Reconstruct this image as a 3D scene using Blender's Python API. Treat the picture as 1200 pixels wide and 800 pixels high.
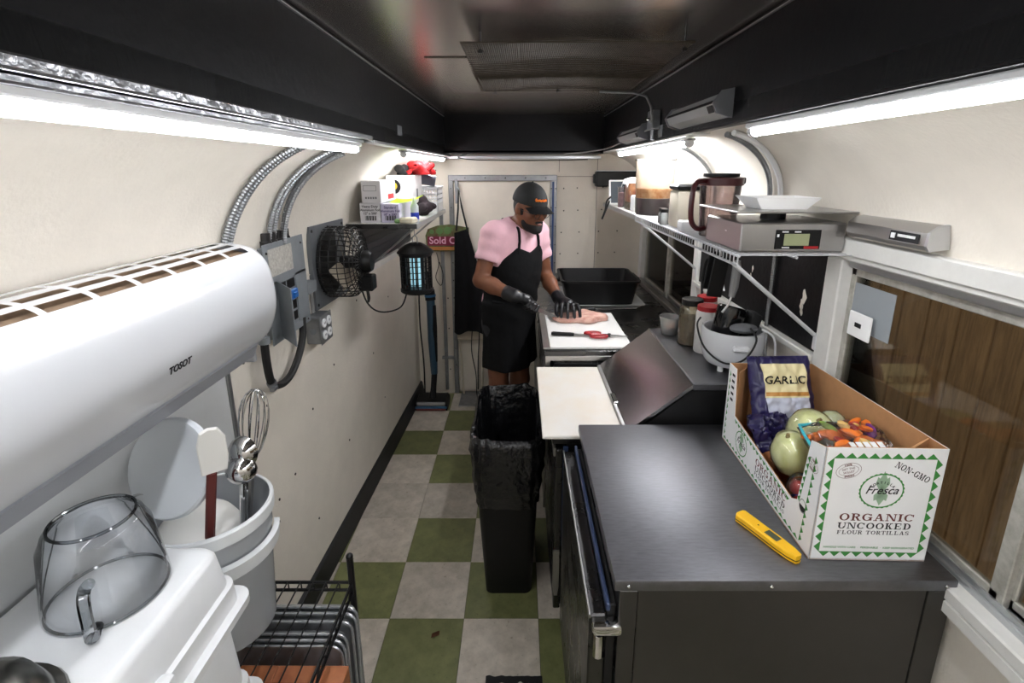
import bpy, bmesh, math, random
import numpy as np
from mathutils import Vector, Matrix, noise
random.seed(7)
PI = math.pi
SC = bpy.context.scene
COL = SC.collection
for _o in list(bpy.data.objects):
    bpy.data.objects.remove(_o)

# ---------------------------------------------------------------- camera
CAM_H = 1.787
cd = bpy.data.cameras.new('camera')
cam = bpy.data.objects.new('camera', cd); COL.objects.link(cam)
cd.sensor_width = 36.0; cd.lens = 587 / 1200 * 36
cd.shift_x = -8 / 1200; cd.shift_y = -55 / 1200
cd.clip_start = 0.02
cam.location = (0, 0, CAM_H); cam.rotation_euler = (math.radians(76), 0, 0)
SC.camera = cam
# ---------------------------------------------------------------- world: night outside
w = bpy.data.worlds.new('night'); SC.world = w; w.use_nodes = True
w.node_tree.nodes['Background'].inputs[0].default_value = (0.55, 0.52, 0.48, 1)
w.node_tree.nodes['Background'].inputs[1].default_value = 0.5
# ---------------------------------------------------------------- exposure
SC.view_settings.view_transform = 'Standard'
SC.view_settings.look = 'None'
SC.view_settings.exposure = 1.7
SC.view_settings.gamma = 1.0
SC.view_settings.use_curve_mapping = False
TUBE_POWER = 11.5      # near strip lights
FAR_TUBE_POWER = 29.0  # strip light at the back, turned up to brighten that end

# ---------------------------------------------------------------- materials
MATS = {}
def lin(c):
    return tuple((x / 12.92 if x <= 0.04045 else ((x + 0.055) / 1.055) ** 2.4) for x in [v / 255 for v in c])
def mat(name, rgb, rough=0.5, metal=0.0, var=0.0, vscale=8.0, bump=0.0, bscale=60.0, stretch=None,
        emit=0.0, coat=0.0, rvar=0.0, rgb2=None, sub=0.0, spec=0.5):
    """procedural Principled material; rgb in sRGB 0-255"""
    if name in MATS: return MATS[name]
    m = bpy.data.materials.new(name); m.use_nodes = True
    nt = m.node_tree; b = nt.nodes['Principled BSDF']
    c = lin(rgb)
    b.inputs['Base Color'].default_value = (*c, 1)
    b.inputs['Roughness'].default_value = rough
    b.inputs['Metallic'].default_value = metal
    b.inputs['Specular IOR Level'].default_value = spec
    if coat: b.inputs['Coat Weight'].default_value = coat
    if sub:
        b.inputs['Subsurface Weight'].default_value = sub
        b.inputs['Subsurface Radius'].default_value = (0.01, 0.005, 0.003)
    if emit:
        b.inputs['Emission Color'].default_value = (*c, 1)
        b.inputs['Emission Strength'].default_value = emit
    if var or bump or rvar or rgb2:
        tc = nt.nodes.new('ShaderNodeTexCoord'); mp = nt.nodes.new('ShaderNodeMapping')
        nt.links.new(tc.outputs['Object'], mp.inputs['Vector'])
        if stretch: mp.inputs['Scale'].default_value = stretch
    if var or rgb2 or rvar:
        nz = nt.nodes.new('ShaderNodeTexNoise'); nz.inputs['Scale'].default_value = vscale
        nz.inputs['Detail'].default_value = 6; nz.inputs['Roughness'].default_value = 0.65
        nt.links.new(mp.outputs[0], nz.inputs['Vector'])
        if var or rgb2:
            cr = nt.nodes.new('ShaderNodeValToRGB')
            lo = tuple(x * (1 - var) for x in c)
            hi = lin(rgb2) if rgb2 else tuple(min(1, x * (1 + var)) for x in c)
            cr.color_ramp.elements[0].position = 0.32; cr.color_ramp.elements[1].position = 0.68
            cr.color_ramp.elements[0].color = (*lo, 1); cr.color_ramp.elements[1].color = (*hi, 1)
            nt.links.new(nz.outputs['Fac'], cr.inputs[0]); nt.links.new(cr.outputs[0], b.inputs['Base Color'])
        if rvar:
            mr = nt.nodes.new('ShaderNodeMapRange')
            mr.inputs['From Min'].default_value = 0.3; mr.inputs['From Max'].default_value = 0.7
            mr.inputs['To Min'].default_value = max(0.02, rough - rvar); mr.inputs['To Max'].default_value = min(1, rough + rvar)
            nt.links.new(nz.outputs['Fac'], mr.inputs['Value']); nt.links.new(mr.outputs[0], b.inputs['Roughness'])
    if bump:
        n2 = nt.nodes.new('ShaderNodeTexNoise'); n2.inputs['Scale'].default_value = bscale
        n2.inputs['Detail'].default_value = 4
        nt.links.new(mp.outputs[0], n2.inputs['Vector'])
        bp = nt.nodes.new('ShaderNodeBump'); bp.inputs['Strength'].default_value = bump
        bp.inputs['Distance'].default_value = 0.01
        nt.links.new(n2.outputs['Fac'], bp.inputs['Height']); nt.links.new(bp.outputs[0], b.inputs['Normal'])
    MATS[name] = m
    return m
def clear(name, tint=(245, 247, 248), gloss=0.06, rough=0.03, haze=0.0, hazergb=(220, 225, 228), ior=1.45):
    """thin clear sheet: transparent + fresnel gloss (+ a little milky diffuse)"""
    if name in MATS: return MATS[name]
    m = bpy.data.materials.new(name); m.use_nodes = True
    nt = m.node_tree; nt.nodes.clear()
    out = nt.nodes.new('ShaderNodeOutputMaterial')
    tr = nt.nodes.new('ShaderNodeBsdfTransparent'); tr.inputs[0].default_value = (*lin(tint), 1)
    gl = nt.nodes.new('ShaderNodeBsdfGlossy'); gl.inputs['Roughness'].default_value = rough
    lw = nt.nodes.new('ShaderNodeFresnel'); lw.inputs[0].default_value = ior
    mx = nt.nodes.new('ShaderNodeMixShader')
    ad = nt.nodes.new('ShaderNodeMath'); ad.operation = 'ADD'; ad.use_clamp = True; ad.inputs[1].default_value = gloss
    nt.links.new(lw.outputs[0], ad.inputs[0]); nt.links.new(ad.outputs[0], mx.inputs[0])
    last = tr
    if haze:
        df = nt.nodes.new('ShaderNodeBsdfDiffuse'); df.inputs[0].default_value = (*lin(hazergb), 1)
        tl = nt.nodes.new('ShaderNodeBsdfTranslucent'); tl.inputs[0].default_value = (*lin(hazergb), 1)
        m1 = nt.nodes.new('ShaderNodeMixShader'); m1.inputs[0].default_value = 0.5
        nt.links.new(df.outputs[0], m1.inputs[1]); nt.links.new(tl.outputs[0], m1.inputs[2])
        m2 = nt.nodes.new('ShaderNodeMixShader'); m2.inputs[0].default_value = haze
        nt.links.new(tr.outputs[0], m2.inputs[1]); nt.links.new(m1.outputs[0], m2.inputs[2])
        last = m2
    nt.links.new(last.outputs[0], mx.inputs[1]); nt.links.new(gl.outputs[0], mx.inputs[2])
    nt.links.new(mx.outputs[0], out.inputs[0])
    MATS[name] = m
    return m

cream = mat('cream_vinyl', (222, 215, 203), 0.55, var=0.05, vscale=5, bump=0.15, bscale=90)
backcream = mat('back_panel_cream', (220, 212, 198), 0.6, var=0.06, vscale=4, bump=0.1, bscale=70)
blackpaint = mat('black_gloss_paint', (7, 7, 9), 0.46, spec=.22, bump=0.1, bscale=40)
ceilmetal = mat('dark_ceiling_metal', (150, 143, 138), 0.26, 0.9)
steel = mat('brushed_steel', (172, 170, 168), 0.34, 0.95, var=0.035, vscale=5, rvar=0.05, bump=0.01, bscale=60)
steelworn = mat('worn_steel_top', (122, 122, 126), 0.45, 1.0, var=0.16, vscale=30, stretch=(1, 6, 1), rvar=0.08, bump=0.01, bscale=160)
steeldark = mat('dark_steel', (84, 83, 83), 0.3, 0.95, var=0.06, vscale=6, rvar=0.1)
galv = mat('galvanised_metal', (150, 152, 154), 0.42, 0.85, var=0.14, vscale=22)
alum = mat('aluminium', (188, 190, 192), 0.35, 0.85, var=0.06, vscale=15)
chrome = mat('chrome', (205, 205, 205), 0.12, 1.0)
greymetal = mat('grey_painted_metal', (122, 127, 131), 0.5, 0.1, var=0.08, vscale=18)
whitegloss = mat('white_gloss_plastic', (208, 210, 213), 0.25, coat=0.3)
whiteplastic = mat('white_plastic', (232, 233, 234), 0.35)
tubplastic = mat('tub_white_plastic', (226, 228, 229), 0.3, sub=0.0, var=0.03, vscale=6)
greyplastic = mat('grey_plastic', (112, 114, 118), 0.45)
blackplastic = mat('black_plastic', (12, 12, 13), 0.45, spec=.3, var=0.2, vscale=20)
blackmatte = mat('black_matte', (14, 14, 15), 0.7, var=0.2, vscale=15)
blackrubber = mat('black_rubber', (18, 18, 18), 0.6)
blackwire = mat('black_coated_wire', (16, 16, 17), 0.35)
whitewire = mat('white_coated_wire', (200, 201, 203), 0.4)
boardwhite = mat('white_board', (234, 231, 225), 0.45, var=0.03, vscale=5, rgb2=(229, 219, 203))
papercard = mat('white_card', (246, 246, 245), 0.7, var=0.02, vscale=12)
kraft = mat('kraft_cardboard', (182, 134, 90), 0.8, var=0.08, vscale=30)
inkblack = mat('black_ink', (22, 21, 24), 0.7)
inkgreen = mat('green_ink', (62, 140, 62), 0.7)
inkmaroon = mat('maroon_ink', (105, 45, 40), 0.7)
inkpale = mat('pale_green_ink', (160, 190, 158), 0.7)
whitepaint = mat('white_window_paint', (214, 213, 208), 0.45, var=0.08, vscale=9)
glass = clear('window_glass', (222, 222, 217), 0.0, 0.04, ior=1.22)

# ---------------------------------------------------------------- mesh builder
class B:
    def __init__(s): s.bm = bmesh.new()
    def _x(s, vs, M):
        if M is not None:
            for v in vs: v.co = M @ v.co
    def box(s, x0, x1, y0, y1, z0, z1, bev=0.0, M=None, seg=1):
        r = bmesh.ops.create_cube(s.bm, size=1.0); vs = r['verts']
        for v in vs:
            v.co = Vector(((x0 + x1) / 2 + v.co.x * (x1 - x0), (y0 + y1) / 2 + v.co.y * (y1 - y0), (z0 + z1) / 2 + v.co.z * (z1 - z0)))
        if bev:
            es = list({e for v in vs for e in v.link_edges})
            rr = bmesh.ops.bevel(s.bm, geom=es, offset=bev, segments=seg, profile=0.5, affect='EDGES', clamp_overlap=True)
            vs = list({v for v in rr['verts']} | {v for v in vs if v.is_valid})
        s._x(vs, M); return s
    def ring_pts(s, c, ax, r, n, ph=0.0, up=None):
        ax = Vector(ax).normalized()
        u = Vector(up) if up is not None else (Vector((0, 0, 1)) if abs(ax.z) < 0.9 else Vector((1, 0, 0)))
        e1 = ax.cross(u).normalized(); e2 = e1.cross(ax).normalized()
        return [Vector(c) + r * (math.cos(ph + 2 * PI * i / n) * e1 + math.sin(ph + 2 * PI * i / n) * e2) for i in range(n)]
    def loft(s, rings, cap0=True, cap1=True, loop=False, M=None):
        R = [[s.bm.verts.new(M @ Vector(p) if M is not None else Vector(p)) for p in ring] for ring in rings]
        n = len(R[0]); k = len(R)
        for i in range(k if loop else k - 1):
            a, b = R[i], R[(i + 1) % k]
            for j in range(n):
                s.bm.faces.new((a[j], a[(j + 1) % n], b[(j + 1) % n], b[j]))
        if not loop:
            if cap0: s.bm.faces.new(list(reversed(R[0])))
            if cap1: s.bm.faces.new(R[-1])
        return s
    def cyl(s, p0, p1, r0, r1=None, n=16, caps=True, M=None):
        p0, p1 = Vector(p0), Vector(p1); r1 = r0 if r1 is None else r1
        ax = p1 - p0
        return s.loft([s.ring_pts(p0, ax, r0, n), s.ring_pts(p1, ax, r1, n)], caps, caps, M=M)
    def tube(s, pts, r, n=6, closed=False, M=None, caps=True):
        P = [Vector(p) for p in pts]; k = len(P); rings = []
        rr = r if isinstance(r, (list, tuple)) else [r] * k
        prev = None
        for i in range(k):
            if closed: t = (P[(i + 1) % k] - P[i - 1]).normalized()
            else: t = (P[min(i + 1, k - 1)] - P[max(i - 1, 0)]).normalized()
            if prev is None:
                u = Vector((0, 0, 1)) if abs(t.z) < 0.9 else Vector((1, 0, 0))
                e1 = t.cross(u).normalized()
            else:
                e1 = (prev - t * prev.dot(t)).normalized()
            prev = e1; e2 = t.cross(e1).normalized()
            rings.append([P[i] + rr[i] * (math.cos(2 * PI * j / n) * e1 + math.sin(2 * PI * j / n) * e2) for j in range(n)])
        return s.loft(rings, caps, caps, loop=closed, M=M)
    def lathe(s, prof, c=(0, 0, 0), n=24, M=None, a0=0.0, a1=2 * PI):
        """prof: list of (r,z); closes at r==0"""
        c = Vector(c); full = abs(a1 - a0 - 2 * PI) < 1e-6
        m = n if full else n + 1
        R = []
        for r, z in prof:
            if r < 1e-6:
                p = c + Vector((0, 0, z)); R.append([s.bm.verts.new(M @ p if M is not None else p)])
            else:
                row = []
                for j in range(m):
                    a = a0 + (a1 - a0) * j / n
                    p = c + Vector((r * math.cos(a), r * math.sin(a), z))
                    row.append(s.bm.verts.new(M @ p if M is not None else p))
                R.append(row)
        for a, b in zip(R, R[1:]):
            for j in range(n):
                j2 = (j + 1) % m
                if len(a) == 1 and len(b) == 1: continue
                if len(a) == 1: s.bm.faces.new((a[0], b[j2], b[j]))
                elif len(b) == 1: s.bm.faces.new((a[j], a[j2], b[0]))
                else: s.bm.faces.new((a[j], a[j2], b[j2], b[j]))
        return s
    def prism(s, poly, axis, a, b, M=None):
        """poly 2D extruded along axis: 'x'->(y,z), 'y'->(x,z), 'z'->(x,y)"""
        f = {'x': lambda p, t: (t, p[0], p[1]), 'y': lambda p, t: (p[0], t, p[1]), 'z': lambda p, t: (p[0], p[1], t)}[axis]
        return s.loft([[f(p, a) for p in poly], [f(p, b) for p in poly]], M=M)
    def sphere(s, c, r, u=16, v=10, M=None):
        r = r if isinstance(r, (list, tuple)) else (r, r, r)
        prof = [(math.sin(PI * i / v), -math.cos(PI * i / v)) for i in range(v + 1)]
        prof[0] = (0, -1); prof[-1] = (0, 1)
        MM = Matrix.Translation(Vector(c)) @ Matrix.Diagonal((*r, 1))
        if M is not None: MM = M @ MM
        return s.lathe(prof, n=u, M=MM)
    def quad(s, a, b, c, d):
        s.bm.faces.new([s.bm.verts.new(Vector(p)) for p in (a, b, c, d)]); return s
    def tri(s, a, b, c):
        s.bm.faces.new([s.bm.verts.new(Vector(p)) for p in (a, b, c)]); return s
    def grid(s, fn, nu, nv, thick=0.0):
        """surface from fn(u,v) -> point"""
        V = [[s.bm.verts.new(Vector(fn(i / nu, j / nv))) for j in range(nv + 1)] for i in range(nu + 1)]
        fs = [s.bm.faces.new((V[i][j], V[i + 1][j], V[i + 1][j + 1], V[i][j + 1])) for i in range(nu) for j in range(nv)]
        if thick: bmesh.ops.solidify(s.bm, geom=fs, thickness=thick)
        return s
    def raw(s, vs, fs):
        me = bpy.data.meshes.new('t'); me.from_pydata(vs, [], fs); s.bm.from_mesh(me); bpy.data.meshes.remove(me); return s
    def jitter(s, amp, sc, seed=0.0):
        for v in s.bm.verts:
            n = noise.noise_vector(v.co * sc + Vector((seed, seed * 1.7, -seed)))
            v.co += n * amp
        return s
TM = {}      # object -> world matrix
def finish(name, b, m, parent=None, smooth=35, fix=True, local=False, origin=None):
    if fix: bmesh.ops.recalc_face_normals(b.bm, faces=b.bm.faces[:])
    if parent is not None and not local:
        bmesh.ops.transform(b.bm, matrix=TM[parent].inverted(), verts=b.bm.verts[:])
    me = bpy.data.meshes.new(name)
    loc = Vector((0, 0, 0))
    if parent is None:
        if origin is None:
            xs = [v.co.x for v in b.bm.verts]; ys = [v.co.y for v in b.bm.verts]; zs = [v.co.z for v in b.bm.verts]
            loc = Vector(((min(xs) + max(xs)) / 2, (min(ys) + max(ys)) / 2, min(zs)))
        else: loc = Vector(origin)
        bmesh.ops.translate(b.bm, vec=-loc, verts=b.bm.verts[:])
    b.bm.to_mesh(me); b.bm.free()
    if smooth:
        for p in me.polygons: p.use_smooth = True
        me.set_sharp_from_angle(angle=math.radians(smooth))
    me.materials.append(m)
    o = bpy.data.objects.new(name, me); COL.objects.link(o)
    if parent is not None:
        o.parent = parent; TM[o] = TM[parent]
    else:
        o.location = loc; TM[o] = Matrix.Translation(loc)
    return o
def tag(o, label, cat, group=None, kind=None):
    o['label'] = label
    if cat: o['category'] = cat
    if group: o['group'] = group
    if kind: o['kind'] = kind
    return o
def solo(name, b, m, label, cat, group=None, kind=None, smooth=35):
    return tag(finish(name, b, m, None, smooth), label, cat, group, kind)
def thing(name, label, cat, loc=(0, 0, 0), rot=(0, 0, 0), group=None, kind=None):
    o = bpy.data.objects.new(name, None); COL.objects.link(o)
    o.empty_display_size = 0.05
    o.location = loc; o.rotation_euler = rot
    from mathutils import Euler
    TM[o] = Matrix.Translation(Vector(loc)) @ Euler(rot).to_matrix().to_4x4()
    return tag(o, label, cat, group, kind)
def part(name, b, m, parent, local=False, smooth=35, label=None, kind=None):
    o = finish(name, b, m, parent, smooth, local=local)
    if label: o['label'] = label
    if kind: o['kind'] = kind
    return o
def dup(root, loc, rot=None, label=None, group=None):
    r = root.copy(); COL.objects.link(r); r.location = loc
    if rot: r.rotation_euler = rot
    if label: r['label'] = label
    if group: r['group'] = group
    for ch in list(root.children):
        c = ch.copy(); COL.objects.link(c); c.parent = r
        for g in list(ch.children):
            d = g.copy(); COL.objects.link(d); d.parent = c
    return r
def frame(o, right, up):
    r = Vector(right).normalized(); u = Vector(up); u = (u - r * u.dot(r)).normalized(); n = r.cross(u)
    M = Matrix((r, u, n)).transposed().to_4x4(); M.translation = Vector(o); return M
def text(s, size, o, right, up, m, parent, bold=0.0, sx=1.0, shear=0.0, name='lettering', align='CENTER', depth=0.0004, space=1.0):
    cu = bpy.data.curves.new('t', 'FONT'); cu.body = s; cu.size = size; cu.align_x = align; cu.align_y = 'CENTER'
    cu.offset = bold; cu.shear = shear; cu.extrude = depth; cu.space_character = space; cu.resolution_u = 3
    tmp = bpy.data.objects.new('t', cu); COL.objects.link(tmp)
    dg = bpy.context.evaluated_depsgraph_get()
    me = bpy.data.meshes.new_from_object(tmp.evaluated_get(dg))
    bpy.data.objects.remove(tmp); bpy.data.curves.remove(cu)
    M = frame(o, right, up) @ Matrix.Diagonal((sx, 1, 1, 1))
    b = B(); b.bm.from_mesh(me); bpy.data.meshes.remove(me)
    bmesh.ops.transform(b.bm, matrix=M, verts=b.bm.verts[:])
    return part(name, b, m, parent, smooth=0)

# ---------------------------------------------------------------- signed distance surfaces (for organic shapes)
def cap(P, a, b, ra, rb=None):
    a = np.array(a, float); b = np.array(b, float); rb = ra if rb is None else rb
    ab = b - a; t = np.clip(((P - a) @ ab) / max(ab @ ab, 1e-9), 0, 1)
    return np.linalg.norm(P - a - t[..., None] * ab, axis=-1) - (ra + (rb - ra) * t)
def ell(P, c, r, R=None):
    q = P - np.array(c, float)
    if R is not None: q = q @ np.array(R, float).T      # rows of R = axes
    r = np.array(r, float)
    k0 = np.linalg.norm(q / r, axis=-1); k1 = np.linalg.norm(q / (r * r), axis=-1)
    return k0 * (k0 - 1) / np.maximum(k1, 1e-9)
def smin(a, b, k):
    h = np.clip(0.5 + 0.5 * (b - a) / k, 0, 1)
    return b + (a - b) * h - k * h * (1 - h)
def surf(fn, lo, hi, res):
    lo = np.array(lo, float); hi = np.array(hi, float)
    n = np.ceil((hi - lo) / res).astype(int) + 1
    g = np.stack(np.meshgrid(*[lo[i] + res * np.arange(n[i]) for i in range(3)], indexing='ij'), -1)
    d = fn(g); ins = d < 0
    cs = [(i, j, k) for i in (0, 1) for j in (0, 1) for k in (0, 1)]
    sl = lambda A, c: A[c[0]:n[0] - 1 + c[0], c[1]:n[1] - 1 + c[1], c[2]:n[2] - 1 + c[2]]
    cnt = sum(sl(ins, c).astype(int) for c in cs)
    act = (cnt > 0) & (cnt < 8)
    idx = -np.ones(act.shape, int); A = np.argwhere(act); idx[act] = np.arange(len(A))
    acc = np.zeros((len(A), 3)); num = np.zeros(len(A))
    for c in cs:
        for ax in range(3):
            if c[ax]: continue
            c2 = list(c); c2[ax] = 1
            s0 = d[A[:, 0] + c[0], A[:, 1] + c[1], A[:, 2] + c[2]]; s1 = d[A[:, 0] + c2[0], A[:, 1] + c2[1], A[:, 2] + c2[2]]
            x = (s0 < 0) != (s1 < 0)
            t = np.where(x, s0 / np.where(x, s0 - s1, 1), 0)
            p = np.tile(np.array(c, float), (len(A), 1)); p[:, ax] += t
            acc += p * x[:, None]; num += x
    V = lo + res * (A + acc / num[:, None])
    F = []
    for ax in range(3):
        o1, o2 = (ax + 1) % 3, (ax + 2) % 3
        s0 = [slice(None)] * 3; s1 = [slice(None)] * 3
        s0[ax] = slice(0, n[ax] - 1); s1[ax] = slice(1, n[ax])
        i0 = ins[tuple(s0)]; i1 = ins[tuple(s1)]
        E = np.argwhere(i0 != i1)
        E = E[(E[:, o1] > 0) & (E[:, o2] > 0) & (E[:, o1] < n[o1] - 1) & (E[:, o2] < n[o2] - 1)]
        if not len(E): continue
        flip = i0[E[:, 0], E[:, 1], E[:, 2]]
        q = []
        for a, b_ in ((0, 0), (1, 0), (1, 1), (0, 1)):
            e = E.copy(); e[:, o1] -= 1 - a; e[:, o2] -= 1 - b_
            q.append(idx[e[:, 0], e[:, 1], e[:, 2]])
        q = np.stack(q, 1); q[~flip] = q[~flip][:, ::-1]
        F.append(q)
    F = np.concatenate(F)
    b = B(); b.raw(V.tolist(), F.tolist())
    return b
# ================================================================ the setting
YB, YF = 3.84, -1.0           # back wall face, wall behind the camera
WR = 0.95                     # right wall face
def wl(y): return -0.875 + 0.036 * (y - 2.0)      # left wall face (leans in a little towards the back)
CL, CR = -0.50, 0.57          # sides of the raised black ceiling box
CZ = 2.139

# floor: slab and square vinyl tiles
fl = tag(finish('floor', B().box(-1.05, 1.05, YF - .1, YB + .1, -0.06, -0.004), mat('dark_joint', (46, 40, 34), 0.9), None, 0),
         'checkerboard floor of olive green and stone coloured vinyl tiles', 'floor', kind='structure')
def tile_mat(name, rgb, rgb2):
    m = mat(name, rgb, 0.42, var=0.2, vscale=13, rgb2=rgb2, bump=0.05, bscale=120, rvar=0.12)
    nt = m.node_tree; bs = nt.nodes['Principled BSDF']; src = bs.inputs['Base Color'].links[0].from_socket
    oi = nt.nodes.new('ShaderNodeObjectInfo'); hs = nt.nodes.new('ShaderNodeHueSaturation')
    mr = nt.nodes.new('ShaderNodeMapRange'); mr.inputs['To Min'].default_value = 0.82; mr.inputs['To Max'].default_value = 1.12
    nt.links.new(oi.outputs['Random'], mr.inputs['Value']); nt.links.new(mr.outputs[0], hs.inputs['Value'])
    nt.links.new(src, hs.inputs['Color']); nt.links.new(hs.outputs[0], bs.inputs['Base Color'])
    # small dark scuff specks
    vz = nt.nodes.new('ShaderNodeTexNoise'); vz.inputs['Scale'].default_value = 55; vz.inputs['Detail'].default_value = 3
    tc = nt.nodes.new('ShaderNodeTexCoord'); nt.links.new(tc.outputs['Object'], vz.inputs['Vector'])
    cr = nt.nodes.new('ShaderNodeValToRGB'); cr.color_ramp.elements[0].position = .26; cr.color_ramp.elements[1].position = .34
    cr.color_ramp.elements[0].color = (.45, .42, .38, 1); cr.color_ramp.elements[1].color = (1, 1, 1, 1)
    mx = nt.nodes.new('ShaderNodeMix'); mx.data_type = 'RGBA'; mx.blend_type = 'MULTIPLY'; mx.inputs[0].default_value = 1
    nt.links.new(vz.outputs['Fac'], cr.inputs[0]); nt.links.new(hs.outputs[0], mx.inputs[6]); nt.links.new(cr.outputs[0], mx.inputs[7])
    nt.links.new(mx.outputs[2], bs.inputs['Base Color'])
    return m
tgreen = tile_mat('olive_green_tile', (104, 108, 66), (122, 125, 82))
tcream = tile_mat('stone_tile', (180, 171, 157), (202, 193, 180))
tm = {}
def tile_mesh(w, d, m):
    key = (round(w, 4), round(d, 4), m.name)
    if key not in tm:
        b = B().box(-w / 2, w / 2, -d / 2, d / 2, -0.006, 0, 0.0008)
        me = bpy.data.meshes.new('tile'); b.bm.to_mesh(me); b.bm.free(); me.materials.append(m); tm[key] = me
    return tm[key]
TS = 0.305
for i in range(-8, 8):
    for k in range(-3, 4):
        x0 = -0.225 + TS * k; x1 = x0 + TS; y0 = 1.674 + TS * i; y1 = min(y0 + TS, YB + .03)
        x0 = max(x0, -0.97); x1 = min(x1, 1.0)
        green = (i + k) % 2 == 0          # row i just beyond line 0, column A-B is k=-1
        if k == -2 and i == 2: green = False
        o = bpy.data.objects.new('tile', tile_mesh(x1 - x0 - .0016, y1 - y0 - .0016, tgreen if green else tcream))
        COL.objects.link(o); o.parent = fl
        o.location = Vector(((x0 + x1) / 2, (y0 + y1) / 2, 0)) - fl.location

# left wall: flat below, then a curve up into the black ceiling box
def left_ring(y):
    x = wl(y); a = -CL + x; a = abs(a); pts = [(x, y, -.02), (x, y, 1.0), (x, y, 1.45)]
    for i in range(1, 15):
        t = PI / 2 * i / 14
        pts.append((CL - a * math.cos(t), y, 1.45 + .44 * math.sin(t)))
    pts += [(CL, y, 1.94), (x - .05, y, 1.94), (x - .05, y, -.02)]
    return pts
wlft = tag(finish('wall_left', B().loft([left_ring(YF), left_ring(YB + .06)]), cream, None, 25),
           'cream vinyl trailer wall curving over into the ceiling beside the air conditioner', 'wall', kind='structure')
# pale sheet under the air conditioner with a metal edge strip
part('lower_sheet', B().loft([[(wl(YF), YF, z), (wl(1.42), 1.42, z), (wl(1.42) + .006, 1.42, z), (wl(YF) + .006, YF, z)] for z in (.1, 1.3)]),
     mat('pale_sheet', (206, 208, 208), 0.4, var=.04), wlft)
part('edge_strip', B().box(wl(1.42) - .002, wl(1.42) + .012, 1.414, 1.432, .08, 1.32, .002), galv, wlft)
# rivets and specks on the left wall
b = B()
for y, z in ((1.62, .98), (1.75, .62), (2.2, .9), (2.3, .45), (1.95, .8), (2.75, .75), (2.9, .4), (1.6, 1.42), (1.7, 1.7), (2.55, 1.12), (3.1, 1.0), (1.52, 1.18), (1.9, .3), (1.58, .55), (1.6, .52), (1.62, .6)):
    b.cyl((wl(y) - .002, y, z), (wl(y) + .0025, y, z), .005, n=7)
part('rivets', b, mat('dark_screw', (48, 42, 36), .6), wlft, kind='stuff')
part('seam_strip', B().loft([[(wl(y) - .001, y, 1.36), (wl(y) + .003, y, 1.36), (wl(y) + .003, y, 1.365), (wl(y) - .001, y, 1.365)] for y in (1.45, YB)]), backcream, wlft)
bl = finish('baseboard_left', B().loft([[(wl(y), y, 0), (wl(y) + .03, y, 0), (wl(y) + .024, y, .02), (wl(y) + .012, y, .09), (wl(y), y, .1)] for y in (YF, YB)]),
            mat('black_vinyl', (24, 24, 24), 0.5, var=.3, vscale=10), None)
tag(bl, 'black vinyl skirting strip along the foot of the cream wall', 'skirting', kind='structure')

# right wall: windows cut out, curve at the top
W1 = (0.04, 1.43, 0.90, 1.545)        # y0,y1,z0,z1 of the openings
W2 = (2.62, 3.78, 0.93, 1.47)
b = B()
XO = WR + .06
b.box(WR, XO, YF, YB + .06, -.02, W1[2])
b.box(WR, XO, YF, W1[0], W1[2], 1.6)
b.box(WR, XO, W1[1], W2[0], W1[2], 1.6)
b.box(WR, XO, W2[1], YB + .06, W1[2], 1.6)
b.box(WR, XO, W2[0], W2[1], W1[2], W2[2])
b.box(WR, XO, W1[0], W1[1], W1[3], 1.6)
b.box(WR, XO, W2[0], W2[1], W2[3], 1.6)
def right_ring(y):
    pts = []
    for i in range(0, 15):
        t = PI / 2 * i / 14
        pts.append((CR + .38 * math.cos(t), y, 1.60 + .31 * math.sin(t)))
    return pts + [(CR, y, 1.96), (XO, y, 1.96), (XO, y, 1.60)]
b.loft([right_ring(YF), right_ring(YB + .06)])
wrt = tag(finish('wall_right', b, cream, None, 25), 'cream vinyl wall with the serving windows curving into the ceiling', 'wall', kind='structure')
# black panel between the windows
bp = part('black_panel', B().box(WR - .008, WR + .002, 1.49, 2.6, 1.22, 1.56, .002), blackpaint, wrt)
b = B()
for y, z, s in ((1.60, 1.38, .022), (1.61, 1.35, .018), (1.605, 1.33, .014), (1.98, 1.40, .012), (1.99, 1.37, .01)):
    pts = [(WR - .0095, y + s * .55 * math.cos(a) * (1 + .3 * math.sin(3 * a + z * 40)), z + s * math.sin(a) * (1 + .25 * math.cos(2 * a + y * 30))) for a in [2 * PI * i / 14 for i in range(14)]]
    b.bm.faces.new([b.bm.verts.new(p) for p in pts])
part('paint_chip', b, backcream, bp)
part('chair_ledge', B().box(WR - .03, WR, 1.49, 2.6, 1.195, 1.218, .004), whitepaint, wrt)

# back wall with sheet seams and screws
wb = tag(finish('wall_back', B().box(-1.0, 1.05, YB, YB + .06, -.02, 1.97), backcream, None, 0),
         'cream end wall of sheet panels with rows of screws', 'wall', kind='structure')
b = B()
for x in (.33, .45, .62, .74):
    for z in [.98 + .165 * i for i in range(5)]:
        b.cyl((x + .012 * math.sin(z * 9 + x * 20), YB - .0025, z + x * .03), (x + .012 * math.sin(z * 9 + x * 20), YB, z + x * .03), .0055, n=7)
for x, z in ((-.56, .2), (-.56, .55), (-.56, .8), (-.3, .3), (-.3, .55), (-.62, 1.78), (-.2, 1.62), (.0, 1.6), (-.05, 1.68)):
    b.cyl((x, YB - .0025, z), (x, YB, z), .0055, n=7)
part('screws', b, mat('dark_screw', (48, 42, 36), .6), wb, kind='stuff')
b = B()
for x in (.585, .3): b.box(x - .002, x + .002, YB - .0015, YB + .001, .9 if x > .4 else 1.77, 1.87)
b.box(.29, .95, YB - .0015, YB + .001, 1.735, 1.739)
part('seam', b, mat('seam_grey', (120, 112, 102), .7), wb)
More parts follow.
